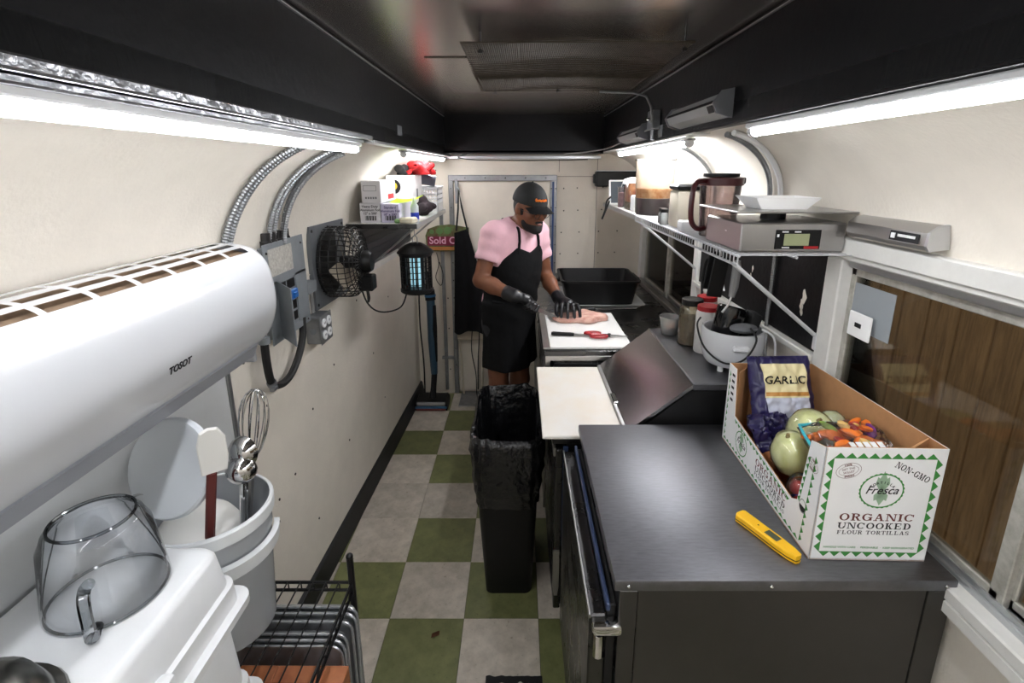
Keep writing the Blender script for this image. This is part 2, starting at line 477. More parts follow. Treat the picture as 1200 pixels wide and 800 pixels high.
tag(finish('trim_1', B().box(CL - .03, CR + .03, YB - .06, YB + .001, 1.862, 1.885, .003), alum, None),
    'aluminium strip along the top of the end wall', 'trim', kind='structure')
tag(finish('wall_front', B().box(-1.05, 1.05, YF - .06, YF, -.02, 2.2), cream, None, 0),
    'plain cream end wall opposite the trailer door', 'wall', kind='structure')
# galvanised post strip in the back corner
b = B().box(-.60, -.575, YB - .03, YB - .004, .03, 1.5, .002)
b.box(-.62, -.50, YB - .034, YB - .004, .30, .318, .001)
tag(finish('trim_2', b, galv, None), 'thin galvanised channel standing in the corner behind the cordless vacuum', 'trim', kind='structure')

# ceiling: a raised black box
cl = tag(finish('ceiling', B().box(-.6, .67, YF - .05, YB + .05, CZ, CZ + .05), ceilmetal, None, 0),
         'dark glossy metal ceiling in a raised box', 'ceiling', kind='structure')
b = B().box(CL - .03, CL, YF, YB, 1.884, CZ, .002); part('side_panel', b, blackpaint, cl)
b = B().box(CR, CR + .03, YF, YB, 1.904, CZ, .002); part('side_panel', b, blackpaint, cl)
b = B().box(CL, CR, 3.50, 3.53, 1.9, CZ); b.box(CL, CR, 3.5, YB, 1.892, 1.91); part('end_panel', b, blackpaint, cl)
part('end_panel', B().box(CL, CR, YF, YF + .03, 1.9, CZ), blackpaint, cl)
for x0, x1, y0, y1, z in ((-.38, .46, YF + .1, 1.72, .006), (-.30, .42, 1.72, 2.45, .010)):
    part('roof_sheet', B().box(x0, x1, y0, y1, CZ - z, CZ + .001, .002), ceilmetal, cl)
for x in (CL + .003, CR - .003):
    part('joint_strip', B().box(x - .003, x + .003, YF, 3.5, CZ - .012, CZ - .009), alum, cl)
foil = mat('foil_tape', (190, 192, 196), .3, .9, bump=.5, bscale=35)
part('foil_strip', B().box(CL - .05, CL - .018, YF, 1.75, 1.872, 1.884, .003), foil, cl)
part('foil_strip', B().box(CL - .008, CL + .004, YF, 1.78, 1.882, 1.899, .003), foil, cl)
part('edge_angle', B().box(CL - .04, CL + .003, 1.8, YB, 1.876, 1.886, .002), alum, cl)
part('edge_angle', B().box(CR - .003, CR + .05, 1.7, YB, 1.898, 1.905, .002), whitepaint, cl)

# ---------------------------------------------------------------- windows and door
def pane_window(name, label, y0, y1, z0, z1, splits, x=WR, tape=None):
    o = thing(name, label, 'window', (x, (y0 + y1) / 2, z0), kind='structure')
    fx0, fx1 = x - .022, x + .05
    t = .06
    b = B().box(fx0, x + .012, y0 - t, y1 + t, z1 - .008, z1 + t - .03, .004)
    part('top_rail', b, whitepaint, o)
    part('bottom_rail', B().box(fx0 - .012, x + .05, y0 - t, y1 + t, z0 - .012, z0 + .02, .004), whitepaint, o)
    part('side_post', B().box(fx0, x + .05, y1 - .012, y1 + t, z0 + .02, z1 - .008, .004), whitepaint, o)
    part('side_post', B().box(fx0, x + .05, y0 - t, y0 + .012, z0 + .02, z1 - .008, .004), whitepaint, o)
    part('inner_rail', B().box(x + .001, x + .045, y0, y1, z1 - .03, z1 - .006, .003), alum, o)
    part('track', B().box(x + .001, x + .05, y0, y1, z0 + .018, z0 + .034, .002).box(x + .008, x + .013, y0, y1, z0 + .034, z0 + .046).box(x + .026, x + .031, y0, y1, z0 + .034, z0 + .046), alum, o)
    ys = [y0 + .012] + splits + [y1 - .012]
    for i, (a, c) in enumerate(zip(ys, ys[1:])):
        xx = x + (.02 if i % 2 else .034)
        s = part('sash', B().box(xx - .008, xx + .008, a - .012, a + .02, z0 + .036, z1 - .03, .002).box(xx - .008, xx + .008, c - .02, c + .012, z0 + .036, z1 - .03, .002)
                 .box(xx - .008, xx + .008, a, c, z0 + .036, z0 + .062, .002).box(xx - .008, xx + .008, a, c, z1 - .052, z1 - .03, .002), mat('sash_metal', (176, 173, 162), .45, .4, var=.2, vscale=30, rgb2=(196, 194, 186)), o)
        part('pane', B().box(xx - .002, xx + .002, a + .01, c - .01, z0 + .05, z1 - .04), glass, s)
    return o
w1 = pane_window('window_1', 'wide sliding window with chalky white frame beside the tortilla carton', *W1, [.83])
part('outer_ledge', B().prism([(WR - .034, .86), (WR - .034, .885), (WR, .90), (WR, .845)], 'y', -.05, 1.47), whitepaint, w1)
part('head_board', B().box(WR - .03, WR + .003, -.05, 1.475, 1.552, 1.60, .004), whitepaint, w1)
w2 = pane_window('window_2', 'sliding window with metal frame below the wire shelf by the black tub', *W2, [3.2])
# dark screened window on the left wall under the shelf
o = thing('window_3', 'small dark window with closed blind below the shelf of foil boxes', 'window', (wl(3.1), 3.1, 1.25), kind='structure')
def lw(y0, y1, z0, z1, d0, d1): return [[(wl(y) + d0, y, z0), (wl(y) + d1, y, z0), (wl(y) + d1, y, z1), (wl(y) + d0, y, z1)] for y in (y0, y1)]
part('blind', B().loft(lw(2.60, 3.72, 1.27, 1.50, .0, .008)), mat('dark_blind', (44, 47, 51), .5), o)
for i in range(6):
    z = 1.285 + i * .037
    part('slat', B().loft(lw(2.61, 3.71, z, z + .028, .006, .012)), mat('dark_blind', (44, 47, 51), .5), o)
part('sill', B().loft(lw(2.55, 3.76, 1.235, 1.27, .0, .03)), whitepaint, o)
part('side_post', B().loft(lw(2.54, 2.60, 1.27, 1.52, .0, .02)), whitepaint, o)

d = thing('door_1', 'cream trailer door in a galvanised frame behind the cook', 'door', (-.11, YB, 0), kind='structure')
part('door_leaf', B().box(-.49, .235, YB - .014, YB + .001, .02, 1.70, .004), backcream, d)
part('frame_post', B().box(-.525, -.49, YB - .03, YB, .0, 1.745, .003), galv, d)
part('frame_post', B().box(.235, .285, YB - .03, YB, .0, 1.745, .003), galv, d)
part('frame_head', B().box(-.525, .285, YB - .032, YB, 1.705, 1.748, .003), galv, d)
part('blue_tape', B().box(.249, .263, YB - .0325, YB - .03, .3, 1.70), mat('blue_tape', (38, 66, 110), .6), d)
part('threshold', B().box(-.47, -.15, YB - .27, YB - .002, .0, .006, .002), galv, d)
part('lower_plate', B().box(.19, .235, YB - .02, YB - .012, .55, .95), greymetal, d)
b = B()
for z in [.25 + .14 * i for i in range(11)]:
    for x in (-.508, .243, .275): b.sphere((x, YB - .031, z), .005, 6, 4)
for x in (-.4, -.25, -.1, .05, .2): b.sphere((x, YB - .033, 1.727), .005, 6, 4)
part('rivets', b, steeldark, d, kind='stuff')

# ---------------------------------------------------------------- outside, seen through the glass
gd = tag(finish('ground', B().box(1.03, 4.0, -1.5, 8.0, -.62, -.6), mat('dark_ground', (70, 66, 60), .9, var=.3), None, 0), 'dark ground outside the window', 'ground', kind='structure')
fe = thing('plank_fence', 'tall weathered brown plank fence outside the serving windows', 'fence', (1.95, 2.6, -.6))
wood = mat('weathered_wood', (168, 138, 102), .75, var=.35, vscale=6, stretch=(8, 8, .8))
pm = None
for i in range(46):
    h = 2.7 + .02 * math.sin(i * 7.1)
    b = B().box(1.94 + .006 * math.sin(i * 3.3), 1.965, -1.2 + i * .166, -1.2 + i * .166 + .158, -.6, -.6 + h, .003)
    part('plank', b, wood, fe)
for z in (0.0, 1.4): part('fence_rail', B().box(1.966, 2.0, -1.2, 6.4, z, z + .08), wood, fe)
# ================================================================ lamps
def tube_light(label, x, y0, y1, z, house_z, side, far=False, power=None):
    o = thing('tube_light', label, 'lamp', (x, (y0 + y1) / 2, z), group='strip lights along both walls')
    part('housing', B().box(x - .022, x + .022, y0, y1, z + .006, house_z, .003), whiteplastic, o)
    if not far: part('shade_lip', B().box(x + side * .017, x + side * .022, y0, y1, z - .0055, z + .01, .001), whiteplastic, o)  # unseen lip, added to keep tube light off the wall beside it
    part('glowing_tube', B().cyl((x, y0 + .012, z), (x, y1 - .012, z), .0135, n=12), mat('tube_glow_%g' % (power or TUBE_POWER), (248, 250, 255), .5, emit=power or TUBE_POWER), o)
    for a, c in ((y0, y0 + .02), (y1 - .02, y1)):
        part('end_cap', B().cyl((x, a, z), (x, c, z), .0155, n=12), whiteplastic, o)
    return o
tube_light('long glowing strip light on the cream wall above the air conditioner', -.553, .42, 1.77, 1.855, 1.878, -1)
tube_light('short strip light glowing above the shelf of foil boxes', -.545, 2.45, 3.72, 1.858, 1.878, -1, True, 12.0)
tube_light('glowing strip light against the black ceiling box over the wide sliding window', .61, .42, 1.37, 1.884, 1.903, 1)
tube_light('strip light on the cream wall over the black wire shelving', -.553, -.95, .36, 1.855, 1.878, -1, False, 18.0)
tube_light('strip light over the wide window past the worktop refrigerator', .61, -.95, .36, 1.884, 1.903, 1, False, 18.0)
tube_light('strip light glowing right above the tall tub of orange sauce', .615, 1.88, 3.16, 1.88, 1.898, 1, True, FAR_TUBE_POWER)

# ================================================================ air conditioner
def spline(P, n):
    """Catmull-Rom through P (2D), n points per span"""
    out = []
    Q = [P[0]] + list(P) + [P[-1]]
    for i in range(1, len(Q) - 2):
        for k in range(n):
            t = k / n
            out.append(tuple(.5 * ((2 * Q[i][d]) + (-Q[i - 1][d] + Q[i + 1][d]) * t + (2 * Q[i - 1][d] - 5 * Q[i][d] + 4 * Q[i + 1][d] - Q[i + 2][d]) * t * t
                             + (-Q[i - 1][d] + 3 * Q[i][d] - 3 * Q[i + 1][d] + Q[i + 2][d]) * t ** 3) for d in range(len(P[0]))))
    out.append(tuple(P[-1])); return out
acp = spline([(-.879, 1.583), (-.84, 1.590), (-.78, 1.587), (-.735, 1.57), (-.704, 1.525), (-.693, 1.44), (-.703, 1.38), (-.735, 1.318), (-.80, 1.272), (-.86, 1.252), (-.879, 1.250)], 6)
cx_, cz_ = -.81, 1.40
def acring(y, s, off=0.0):
    out = []
    for (x, z) in acp:
        dx, dz = x - cx_, z - cz_; L = math.hypot(dx, dz)
        out.append((min(cx_ + dx * s - (dx / L) * off, 9), y, cz_ + dz * s - (dz / L) * off))
    return out
ac = thing('air_conditioner', 'white wall mounted split air conditioner with slotted top', 'air conditioner', (-.81, .9, 1.25))
ys = [(.40, .9), (.404, .97), (.42, 1.0)]
y = .445
slots = []
while y < 1.33:
    slots.append((len(ys), None)); ys.append((y, 1.0)); ys.append((y + .088, 1.0)); y += .102
ys += [(1.375, 1.0), (1.39, .985), (1.398, .95), (1.40, .90)]
bb = B(); rows = [[bb.bm.verts.new(p) for p in acring(yy, s)] for yy, s in ys]
slot_rows = {k for k, _ in slots}
slot_cols = [(3, 5), (7, 9), (11, 13), (15, 18)]
for i in range(len(rows) - 1):
    for j in range(len(acp) - 1):
        if i in slot_rows and any(a <= j < c for a, c in slot_cols): continue
        bb.bm.faces.new((rows[i][j], rows[i][j + 1], rows[i + 1][j + 1], rows[i + 1][j]))
bb.bm.faces.new(rows[0]); bb.bm.faces.new(list(reversed(rows[-1])))
part('casing', bb, whitegloss, ac)
part('filter', B().loft([acring(.43, 1, .014), acring(1.36, 1, .014)]), mat('brown_filter', (128, 106, 84), .8, var=.2, vscale=60), ac)
part('louver', B().prism([(-.739, 1.316), (-.734, 1.312), (-.750, 1.275), (-.758, 1.272), (-.761, 1.278)], 'y', .46, 1.335), mat('louver_grey', (146, 149, 155), .35), ac)
part('louver_pivot', B().box(-.80, -.75, 1.335, 1.35, 1.255, 1.305, .003), mat('pivot_grey', (190, 192, 195), .35), ac)
seg2 = [(-.735, 1.322)]
part('seam', B().loft([[(x + .002, y, z), (x + .002, y, z + .003), (x - .004, y, z + .003), (x - .004, y, z)] for x, z in seg2[:1] for y in (.42, 1.38)]), mat('seam_shadow_grey', (168, 170, 173), .5), ac)
text('TOSOT', .021, (-.6965, .965, 1.395), (0, 1, 0), (.17, 0, 1), inkblack, ac, bold=.0006, sx=1.0, shear=.15)

# ================================================================ ceiling pieces
mesh = thing('ceiling_grille', 'rusty wire mesh grille hung under the ceiling', 'grille', (.14, 1.7, 2.08))
gm = mat('rusty_wire', (74, 66, 56), .6, .5, var=.3, vscale=30)
def gz(x, y): return 2.098 - .018 * (y - 1.36) + .006 * math.sin(x * 9) + .004 * math.sin(y * 14)
b = B()
for i in range(110):
    x = -.14 + .57 * i / 109
    b.tube([(x + .02 * (y - 1.36) * (1 if x < 0 else -.3), y, gz(x, y)) for y in (1.36, 1.6, 1.83, 2.04)], .0016, 4)
part('cross_wires', b, gm, mesh, kind='stuff', smooth=0)
b = B()
for i in range(34):
    y = 1.36 + .68 * i / 33
    b.tube([(x, y, gz(x, y) - .002) for x in [-.145 + .58 * q / 5 for q in range(6)]], .0014, 4)
part('long_wires', b, gm, mesh, kind='stuff', smooth=0)
part('edge_wire', B().tube([(-.145, 1.355, gz(-.145, 1.355)), (.435, 1.355, gz(.435, 1.355)), (.42, 2.045, gz(.42, 2.045)), (-.13, 2.045, gz(-.13, 2.045))], .0025, 6, closed=True), gm, mesh)
for x, y in ((-.10, 1.42), (.425, 1.40), (-.09, 2.04), (.15, 2.05), (.36, 2.05)):
    part('hanger', B().cyl((x, y, gz(x, y) - .012), (x, y, CZ), .0028, n=6).box(x - .006, x + .006, y - .002, y + .002, gz(x, y) - .014, gz(x, y) - .006), steeldark, mesh)

b = B().tube([(.30, 1.99, 2.068), (.42, 1.96, 2.06), (.47, 1.97, 2.05), (.505, 2.03, 2.02), (.53, 2.1, 1.98), (.545, 2.2, 1.965)], .0045, 8)
solo('ceiling_cable', b, galv, 'bare cable curling down from the wire mesh to the metal junction box', 'cable')
jb = thing('junction_box', 'small metal junction box on the black ceiling side panel', 'junction box', (.555, 2.15, 1.93))
part('box_plate', B().box(.535, .569, 2.12, 2.20, 1.945, 2.02, .003), galv, jb)
part('stem', B().cyl((.55, 2.16, 1.905), (.55, 2.16, 1.95), .008, n=8), galv, jb)
part('clip', B().sphere((.531, 2.16, 1.985), .008, 8, 6), chrome, jb)
pts = [(.55, 2.2, 1.955), (.55, 2.35, 1.945), (.553, 2.6, 1.93), (.553, 2.9, 1.925), (.54, 3.2, 1.912), (.45, 3.42, 1.90), (.3, 3.49, 1.888)]
solo('ceiling_cable', B().tube(spline(pts, 5), .004, 6), mat('grey_cable', (140, 138, 134), .5), 'grey cable sagging from the junction box along the black panel towards the end wall', 'cable')
pts = [(-.35, 3.47, 1.885), (-.42, 3.6, 1.868), (-.3, 3.775, 1.855), (0, 3.775, 1.852), (.25, 3.775, 1.853), (.5, 3.76, 1.858)]
solo('wall_cable', B().tube(spline(pts, 6), .0035, 6), blackrubber, 'thin black cable strung along the top of the end wall', 'cable')

def sign_light(label, y0, y1, z0):
    o = thing('fixture_bar', label, 'light fixture', (.555, (y0 + y1) / 2, z0), group='grey unlit fixtures on the black panel')
    prof = [(CR, z0), (CR - .04, z0 + .012), (CR - .05, z0 + .035), (CR - .03, z0 + .06), (CR, z0 + .066)]
    part('body', B().prism(prof, 'y', y0, y1), mat('aged_grey_plastic', (150, 151, 150), .5), o)
    part('end_cap', B().prism([(CR, z0 - .004), (CR - .043, z0 + .008), (CR - .055, z0 + .035), (CR - .033, z0 + .066), (CR, z0 + .072)], 'y', y0 - .008, y0), greyplastic, o)
    part('end_cap', B().prism([(CR, z0 - .004), (CR - .043, z0 + .008), (CR - .055, z0 + .035), (CR - .033, z0 + .066), (CR, z0 + .072)], 'y', y1, y1 + .008), greyplastic, o)
    part('slot', B().prism([(CR - .051, z0 + .034), (CR - .053, z0 + .036), (CR - .049, z0 + .042), (CR - .047, z0 + .04)], 'y', y0 + .01, y1 - .01), blackmatte, o)
    part('sticker', B().prism([(CR - .0425, z0 + .012), (CR - .0505, z0 + .030), (CR - .0515, z0 + .030), (CR - .0435, z0 + .012)], 'y', y0 + .01, y0 + .05), inkblack, o)
    return o
sign_light('grey unlit fixture on the black ceiling panel next to the glowing tube over the window', 1.42, 1.86, 1.925)
sign_light('smaller grey unlit fixture on the black panel close to the end wall', 2.3, 2.75, 1.915)
solo('wall_tag', B().box(CL - .001, CL + .002, 2.16, 2.24, 1.925, 1.965), galv, 'small bare metal tag on the black ceiling side panel above the breaker box', 'tag')
solo('wall_tag', B().box(CR - .003, CR + .001, 2.08, 2.14, 1.915, 1.96), galv, 'small bare metal tag below the junction box on the black ceiling side panel', 'tag')

# ================================================================ left wall: conduit, breaker box, hose, fan, socket
def flex(name, pts, r, m, label, cat, group=None, pitch=.0045):
    P = [Vector(p) for p in pts]; out = []; rr = []
    L = 0; k = 0
    for a, c in zip(P, P[1:]):
        n = max(1, int((c - a).length / pitch))
        for i in range(n):
            out.append(a + (c - a) * i / n); rr.append(r if k % 2 else r * .8); k += 1
    out.append(P[-1]); rr.append(r)
    return solo(name, B().tube(out, rr, 8), m, label, cat, group)
def on_left(y, z, off):
    """point on the left wall's inner face"""
    a = CL - wl(y)
    if z <= 1.45: return (wl(y) + off, y, z)
    s = min(1, (z - 1.45) / .44); t = math.asin(s)
    n = Vector((.44 * math.cos(t), 0, -a * math.sin(t) * -1)); n = Vector((math.cos(t) / a, 0, -math.sin(t) / .44)).normalized()
    return (CL - a * math.cos(t) + n.x * off, y, z + n.z * off)
def on_right(y, z, off):
    if z <= 1.60: return (WR - off, y, z)
    s = min(1, (z - 1.60) / .31); t = math.asin(s)
    n = Vector((-math.cos(t) / .38, 0, -math.sin(t) / .31)).normalized()
    return (CR + .38 * math.cos(t) + n.x * off, y, z + n.z * off)
def arc(side, y0, y1, z0, z1, off, n=16, bow=0.0):
    t0 = math.asin(max(0, min(1, (z0 - (1.45 if side < 0 else 1.6)) / (.44 if side < 0 else .31))))
    t1 = math.asin(min(1, (z1 - (1.45 if side < 0 else 1.6)) / (.44 if side < 0 else .31)))
    out = []
    if z0 < (1.45 if side < 0 else 1.6): out.append((on_left if side < 0 else on_right)(y0, z0, off))
    for i in range(n + 1):
        u = i / n; t = t0 + (t1 - t0) * u
        z = (1.45 + .44 * math.sin(t)) if side < 0 else (1.6 + .31 * math.sin(t))
        out.append((on_left if side < 0 else on_right)(y0 + (y1 - y0) * u + bow * math.sin(PI * u), z, off))
    return out
for y0, y1, bow, lab in ((1.455, 1.50, .0, 'armoured metal conduit rising tight behind the air conditioner end'), (1.485, 1.53, .0, 'armoured conduit paired with the one behind the air conditioner, on its breaker box side')):
    flex('flexible_conduit', arc(-1, y0, y1, 1.50, 1.874, .012, bow=bow), .010, galv, lab, 'conduit', 'two conduits by the air conditioner')
for y0, y1, bow, off, lab in ((1.725, 1.79, -.04, .012, 'armoured conduit of the breaker box bundle on its air conditioner side'), (1.757, 1.822, -.04, .012, 'middle armoured conduit of the bundle feeding the breaker box'), (1.79, 1.775, -.02, .034, 'armoured conduit crossing over the others above the breaker box'), (1.822, 1.855, -.04, .012, 'armoured conduit of the breaker box bundle on its fan side')):
    flex('flexible_conduit', arc(-1, y0, y1, 1.535, 1.872, off, bow=bow), .0095, galv, lab, 'conduit', 'bundle of conduits over the breaker box')
flex('flexible_conduit', arc(1, 1.93, 1.62, 1.62, 1.904, .012), .0095, galv, 'armoured metal conduit arching over the wall behind the pitcher with red lid', 'conduit')
solo('white_conduit', B().tube(arc(1, 1.865, 1.57, 1.60, 1.904, .010), .009, 8), whiteplastic, 'smooth white conduit arching up the wall behind the platform scale', 'conduit')
flex('flexible_conduit', arc(1, 2.45, 2.2, 1.62, 1.904, .012), .009, galv, 'armoured metal conduit arching up beside the tall tub of orange sauce', 'conduit')

bx = thing('breaker_box', 'grey breaker box with open flap below the conduit bundle', 'breaker box', (-.86, 1.79, 1.2))
fx = -.842
part('enclosure', B().box(-.876, fx - .004, 1.655, 1.925, 1.21, 1.53, .003), greymetal, bx)
part('cover', B().box(fx - .004, fx, 1.63, 1.945, 1.40, 1.545, .002).box(fx - .004, fx, 1.63, 1.945, 1.195, 1.225, .002).box(fx - .004, fx, 1.63, 1.70, 1.22, 1.41).box(fx - .004, fx, 1.85, 1.945, 1.22, 1.41), greymetal, bx)
part('label_sheet', B().box(fx, fx + .001, 1.66, 1.84, 1.43, 1.525), mat('faded_label', (170, 166, 158), .7, var=.25, vscale=90), bx)
for i in range(4):
    z = 1.235 + i * .042
    part('breaker', B().box(fx - .03, fx - .003, 1.71, 1.775, z, z + .036, .002).box(fx - .004, fx + .004, 1.735, 1.75, z + .008, z + .026), blackplastic, bx)
    if i != 2: part('breaker', B().box(fx - .03, fx - .003, 1.78, 1.845, z, z + .036, .002), blackplastic, bx)
part('breaker', B().box(fx - .03, fx + .006, 1.78, 1.845, 1.319, 1.355, .002).box(fx, fx + .014, 1.80, 1.83, 1.325, 1.345, .002), mat('blue_switch', (32, 96, 168), .4), bx, label='blue breaker switch')
part('flap', B().loft([[(fx, 1.70, z), (fx + .075, 1.635, z - .012), (fx + .077, 1.638, z - .012), (fx + .002, 1.704, z)] for z in (1.205, 1.41)]), greymetal, bx)
part('bolt', B().sphere((fx, 1.92, 1.515), .005, 8, 5).sphere((fx, 1.65, 1.515), .005, 8, 5).sphere((fx, 1.92, 1.21), .005, 8, 5), steeldark, bx)
b = B()
for y in (1.70, 1.74, 1.79, 1.84): b.cyl((-.862, y, 1.545), (-.862, y, 1.578), .016, n=10).cyl((-.862, y, 1.528), (-.862, y, 1.55), .02, n=8)
part('connector', b, steeldark, bx)
part('gutter', B().box(-.885, -.84, 1.94, 2.03, 1.30, 1.345, .002), greymetal, bx)

hp = spline([(-.85, 1.585, 1.24), (-.848, 1.58, 1.15), (-.85, 1.60, 1.075), (-.85, 1.66, 1.042), (-.85, 1.74, 1.045), (-.85, 1.82, 1.09), (-.85, 1.87, 1.15), (-.85, 1.885, 1.225)], 6)
hs = thing('black_hose', 'thick black hose looping below the breaker box', 'hose', (-.85, 1.72, 1.04))
part('hose', B().tube(hp, .0135, 10), blackrubber, hs)
part('clamp', B().cyl((-.85, 1.596, 1.08), (-.85, 1.603, 1.066), .0165, n=12).box(-.845, -.83, 1.57, 1.60, 1.055, 1.065), galv, hs)
part('collar', B().cyl((-.85, 1.585, 1.222), (-.85, 1.586, 1.245), .019, n=12), greymetal, hs)

sk = thing('socket_box', 'square metal socket box with four round white outlets', 'socket', (-.85, 2.02, 1.08))
part('box_body', B().box(-.875, -.815, 1.96, 2.075, 1.085, 1.20, .004), galv, sk)
part('cover_plate', B().box(-.815, -.811, 1.956, 2.079, 1.081, 1.204, .003), galv, sk)
for y in (1.992, 2.043):
    for z in (1.117, 1.168):
        s_ = part('outlet', B().cyl((-.812, y, z), (-.806, y, z), .019, n=14), whiteplastic, sk)
        part('slot', B().box(-.8065, -.8052, y - .006, y - .004, z - .003, z + .006).box(-.8065, -.8052, y + .004, y + .006, z - .003, z + .006), blackmatte, s_)
part('knockout', B().cyl((-.845, 1.96, 1.14), (-.845, 1.9585, 1.14), .013, n=12), greymetal, sk)
solo('wall_conduit', B().cyl((-.862, 2.02, 1.205), (-.862, 2.02, 1.30), .008, n=8), galv, 'short vertical pipe between the socket box and the breaker gutter', 'pipe')

fa = thing('wall_fan', 'black caged exhaust fan on a grey square plate', 'fan', (-.80, 2.22, 1.2))
FY, FZ = 2.225, 1.385
part('mounting_plate', B().loft([[(wl(y) - .005, y, 1.205), (wl(y) + .018, y, 1.205), (wl(y) + .018, y, 1.56), (wl(y) - .005, y, 1.56)] for y in (2.045, 2.41)]), mat('fan_plate_grey', (104, 108, 112), .45, .4, var=.1), fa)
b = B()
for y in (2.065, 2.225, 2.39):
    for z in (1.225, 1.54): b.cyl((wl(y) + .016, y, z), (wl(y) + .02, y, z), .007, n=8)
part('bolt', b, blackmatte, fa)
part('opening', B().cyl((-.86, FY, FZ), (-.846, FY, FZ), .15, n=28), blackmatte, fa)
b = B()
for rr, xx in ((.158, -.835), (.158, -.80), (.158, -.765), (.154, -.735), (.140, -.718), (.118, -.71), (.095, -.705), (.072, -.702), (.05, -.70)):
    b.tube([(xx, FY + rr * math.cos(a), FZ + rr * math.sin(a)) for a in [2 * PI * i / 28 for i in range(28)]], .0022, 5, closed=True)
part('guard_ring', b, blackwire, fa)
b = B()
for i in range(40):
    a = 2 * PI * i / 40; c, s_ = math.cos(a), math.sin(a)
    b.tube([(x, FY + r * c, FZ + r * s_) for x, r in ((-.85, .158), (-.76, .158), (-.735, .154), (-.715, .135), (-.706, .1), (-.70, .045))], .0018, 4)
part('guard_wire', b, blackwire, fa)
part('motor', B().lathe([(0, 0), (.045, 0), (.05, .01), (.05, .05), (.04, .065), (0, .068)], n=18, M=frame((-.725, FY, FZ), (0, 1, 0), (0, 0, 1)) ), blackplastic, fa)
for i in range(4):
    a = i * PI / 2 + .5
    M = Matrix.Translation((-.785, FY, FZ)) @ Matrix.Rotation(a, 4, 'X')
    part('blade', B().loft([[(-.012 - .012 * k, .03 + .1 * k, -.025 - .03 * k), (-.010 - .012 * k, .03 + .1 * k, -.025 - .03 * k), (.014 + .014 * k, .03 + .1 * k, .025 + .03 * k), (.012 + .014 * k, .03 + .1 * k, .025 + .03 * k)] for k in (0, .5, 1)], M=M), mat('fan_blade', (150, 140, 124), .5), fa)
part('hub', B().cyl((-.80, FY, FZ), (-.725, FY, FZ), .028, n=14), blackplastic, fa)
part('control_box', B().box(-.72, -.655, FY - .035, FY + .035, FZ - .13, FZ - .06, .006), blackplastic, fa)
part('power_cord', B().tube(spline([(-.69, FY, FZ - .13), (-.688, FY + .01, FZ - .17), (-.70, FY + .03, FZ - .195), (-.71, FY + .06, FZ - .17), (-.715, FY + .06, FZ - .12)], 5), .0045, 6), blackrubber, fa)

# ================================================================ left shelf and what is on it
SZ = 1.53
sh = thing('wall_shelf', 'white metal wall shelf holding the foil boxes', 'shelf', (-.67, 2.92, SZ - .02))
part('shelf_board', B().loft([[(wl(2.44) + .004, 2.44, z), (-.50, 2.44, z), (-.50, 3.40, z), (wl(3.4) + .004, 3.40, z)] for z in (SZ - .012, SZ)]), whitepaint, sh)
part('front_lip', B().box(-.503, -.492, 2.44, 3.40, SZ - .025, SZ + .001, .002), alum, sh)
part('end_lip', B().box(-.84, -.495, 2.435, 2.445, SZ - .022, SZ + .001, .002), steeldark, sh)
for y in (2.47, 3.33):
    part('brace', B().tube([(-.505, y, SZ - .015), (wl(y + .33) + .02, y + .33, 1.27)] if y < 3 else [(-.505, y, SZ - .015), (wl(y) + .02, y, 1.27)], .006, 6), alum, sh)
def carton(name, label, x0, x1, y0, y1, z0, z1, m, group=None, rz=0.0):
    o = thing(name, label, 'box', ((x0 + x1) / 2, (y0 + y1) / 2, z0), (0, 0, rz), group)
    w, dd, h = (x1 - x0) / 2, (y1 - y0) / 2, z1 - z0
    part('carton', B().box(-w, w, -dd, dd, 0, h, .002), m, o, local=True)
    part('flap_edge', B().box(-w - .0006, w + .0006, -dd * .02, dd * .02, h - .004, h + .0008), mat('card_edge', (170, 165, 158), .8), o, local=True)
    return o, w, dd, h
lav = mat('pale_grey_card', (214, 212, 216), .7)
lav2 = mat('lilac_card', (206, 200, 222), .7)
def foilbox(label, x0, x1, z0, z1, m, lines, ink, y0=2.50, y1=2.80):
    o, w, dd, h = carton('foil_box', label, x0, x1, y0, y1, z0, z1, m, 'cutter boxes on the wall shelf')
    xc = (x0 + x1) / 2
    for i, t in enumerate(lines):
        text(t, .0165, (xc, y0 - .0006, z1 - .018 - i * .017), (1, 0, 0), (0, 0, 1), ink, o, bold=.0003)
    b = B()
    for i in range(12):
        ww = .0012 + .0014 * ((i * 7) % 3)
        b.box(xc - .025 + i * .0045, xc - .025 + i * .0045 + ww, y0 - .0012, y0 - .0003, z0 + .012, z0 + .035)
    part('barcode', b, inkblack, o, smooth=0)
    return o
purple = mat('purple_ink', (70, 50, 110), .7)
foilbox('pale grey foil box on the shelf beneath the grey ended white box', -.785, -.685, SZ, SZ + .098, lav, ['Heavy Duty', 'Aluminum Foil', '12" x 500\''], inkblack)
foilbox('lilac foil box on the shelf standing next to the pale grey one', -.680, -.592, SZ, SZ + .093, lav2, ['Standard', 'Aluminum Foil', '18" x 500\''], purple)
o, w_, dd, h = carton('white_box', 'grey ended white box lying on top of the pale grey foil box', -.765, -.672, 2.48, 2.78, SZ + .0985, SZ + .205, lav)
b = B().box(-.755, -.692, 2.4792, 2.4797, SZ + .18, SZ + .182).box(-.755, -.692, 2.4792, 2.4797, SZ + .155, SZ + .157).box(-.755, -.753, 2.4792, 2.4797, SZ + .157, SZ + .18).box(-.694, -.692, 2.4792, 2.4797, SZ + .157, SZ + .18)
for i in range(5): b.box(-.748 + i * .012, -.740 + i * .012, 2.4792, 2.4797, SZ + .118, SZ + .128)
part('print', b, greyplastic, o, smooth=0)
part('red_print', B().box(-.6725, -.6715, 2.62, 2.74, SZ + .11, SZ + .135), mat('red_ink', (200, 40, 50), .6), o)
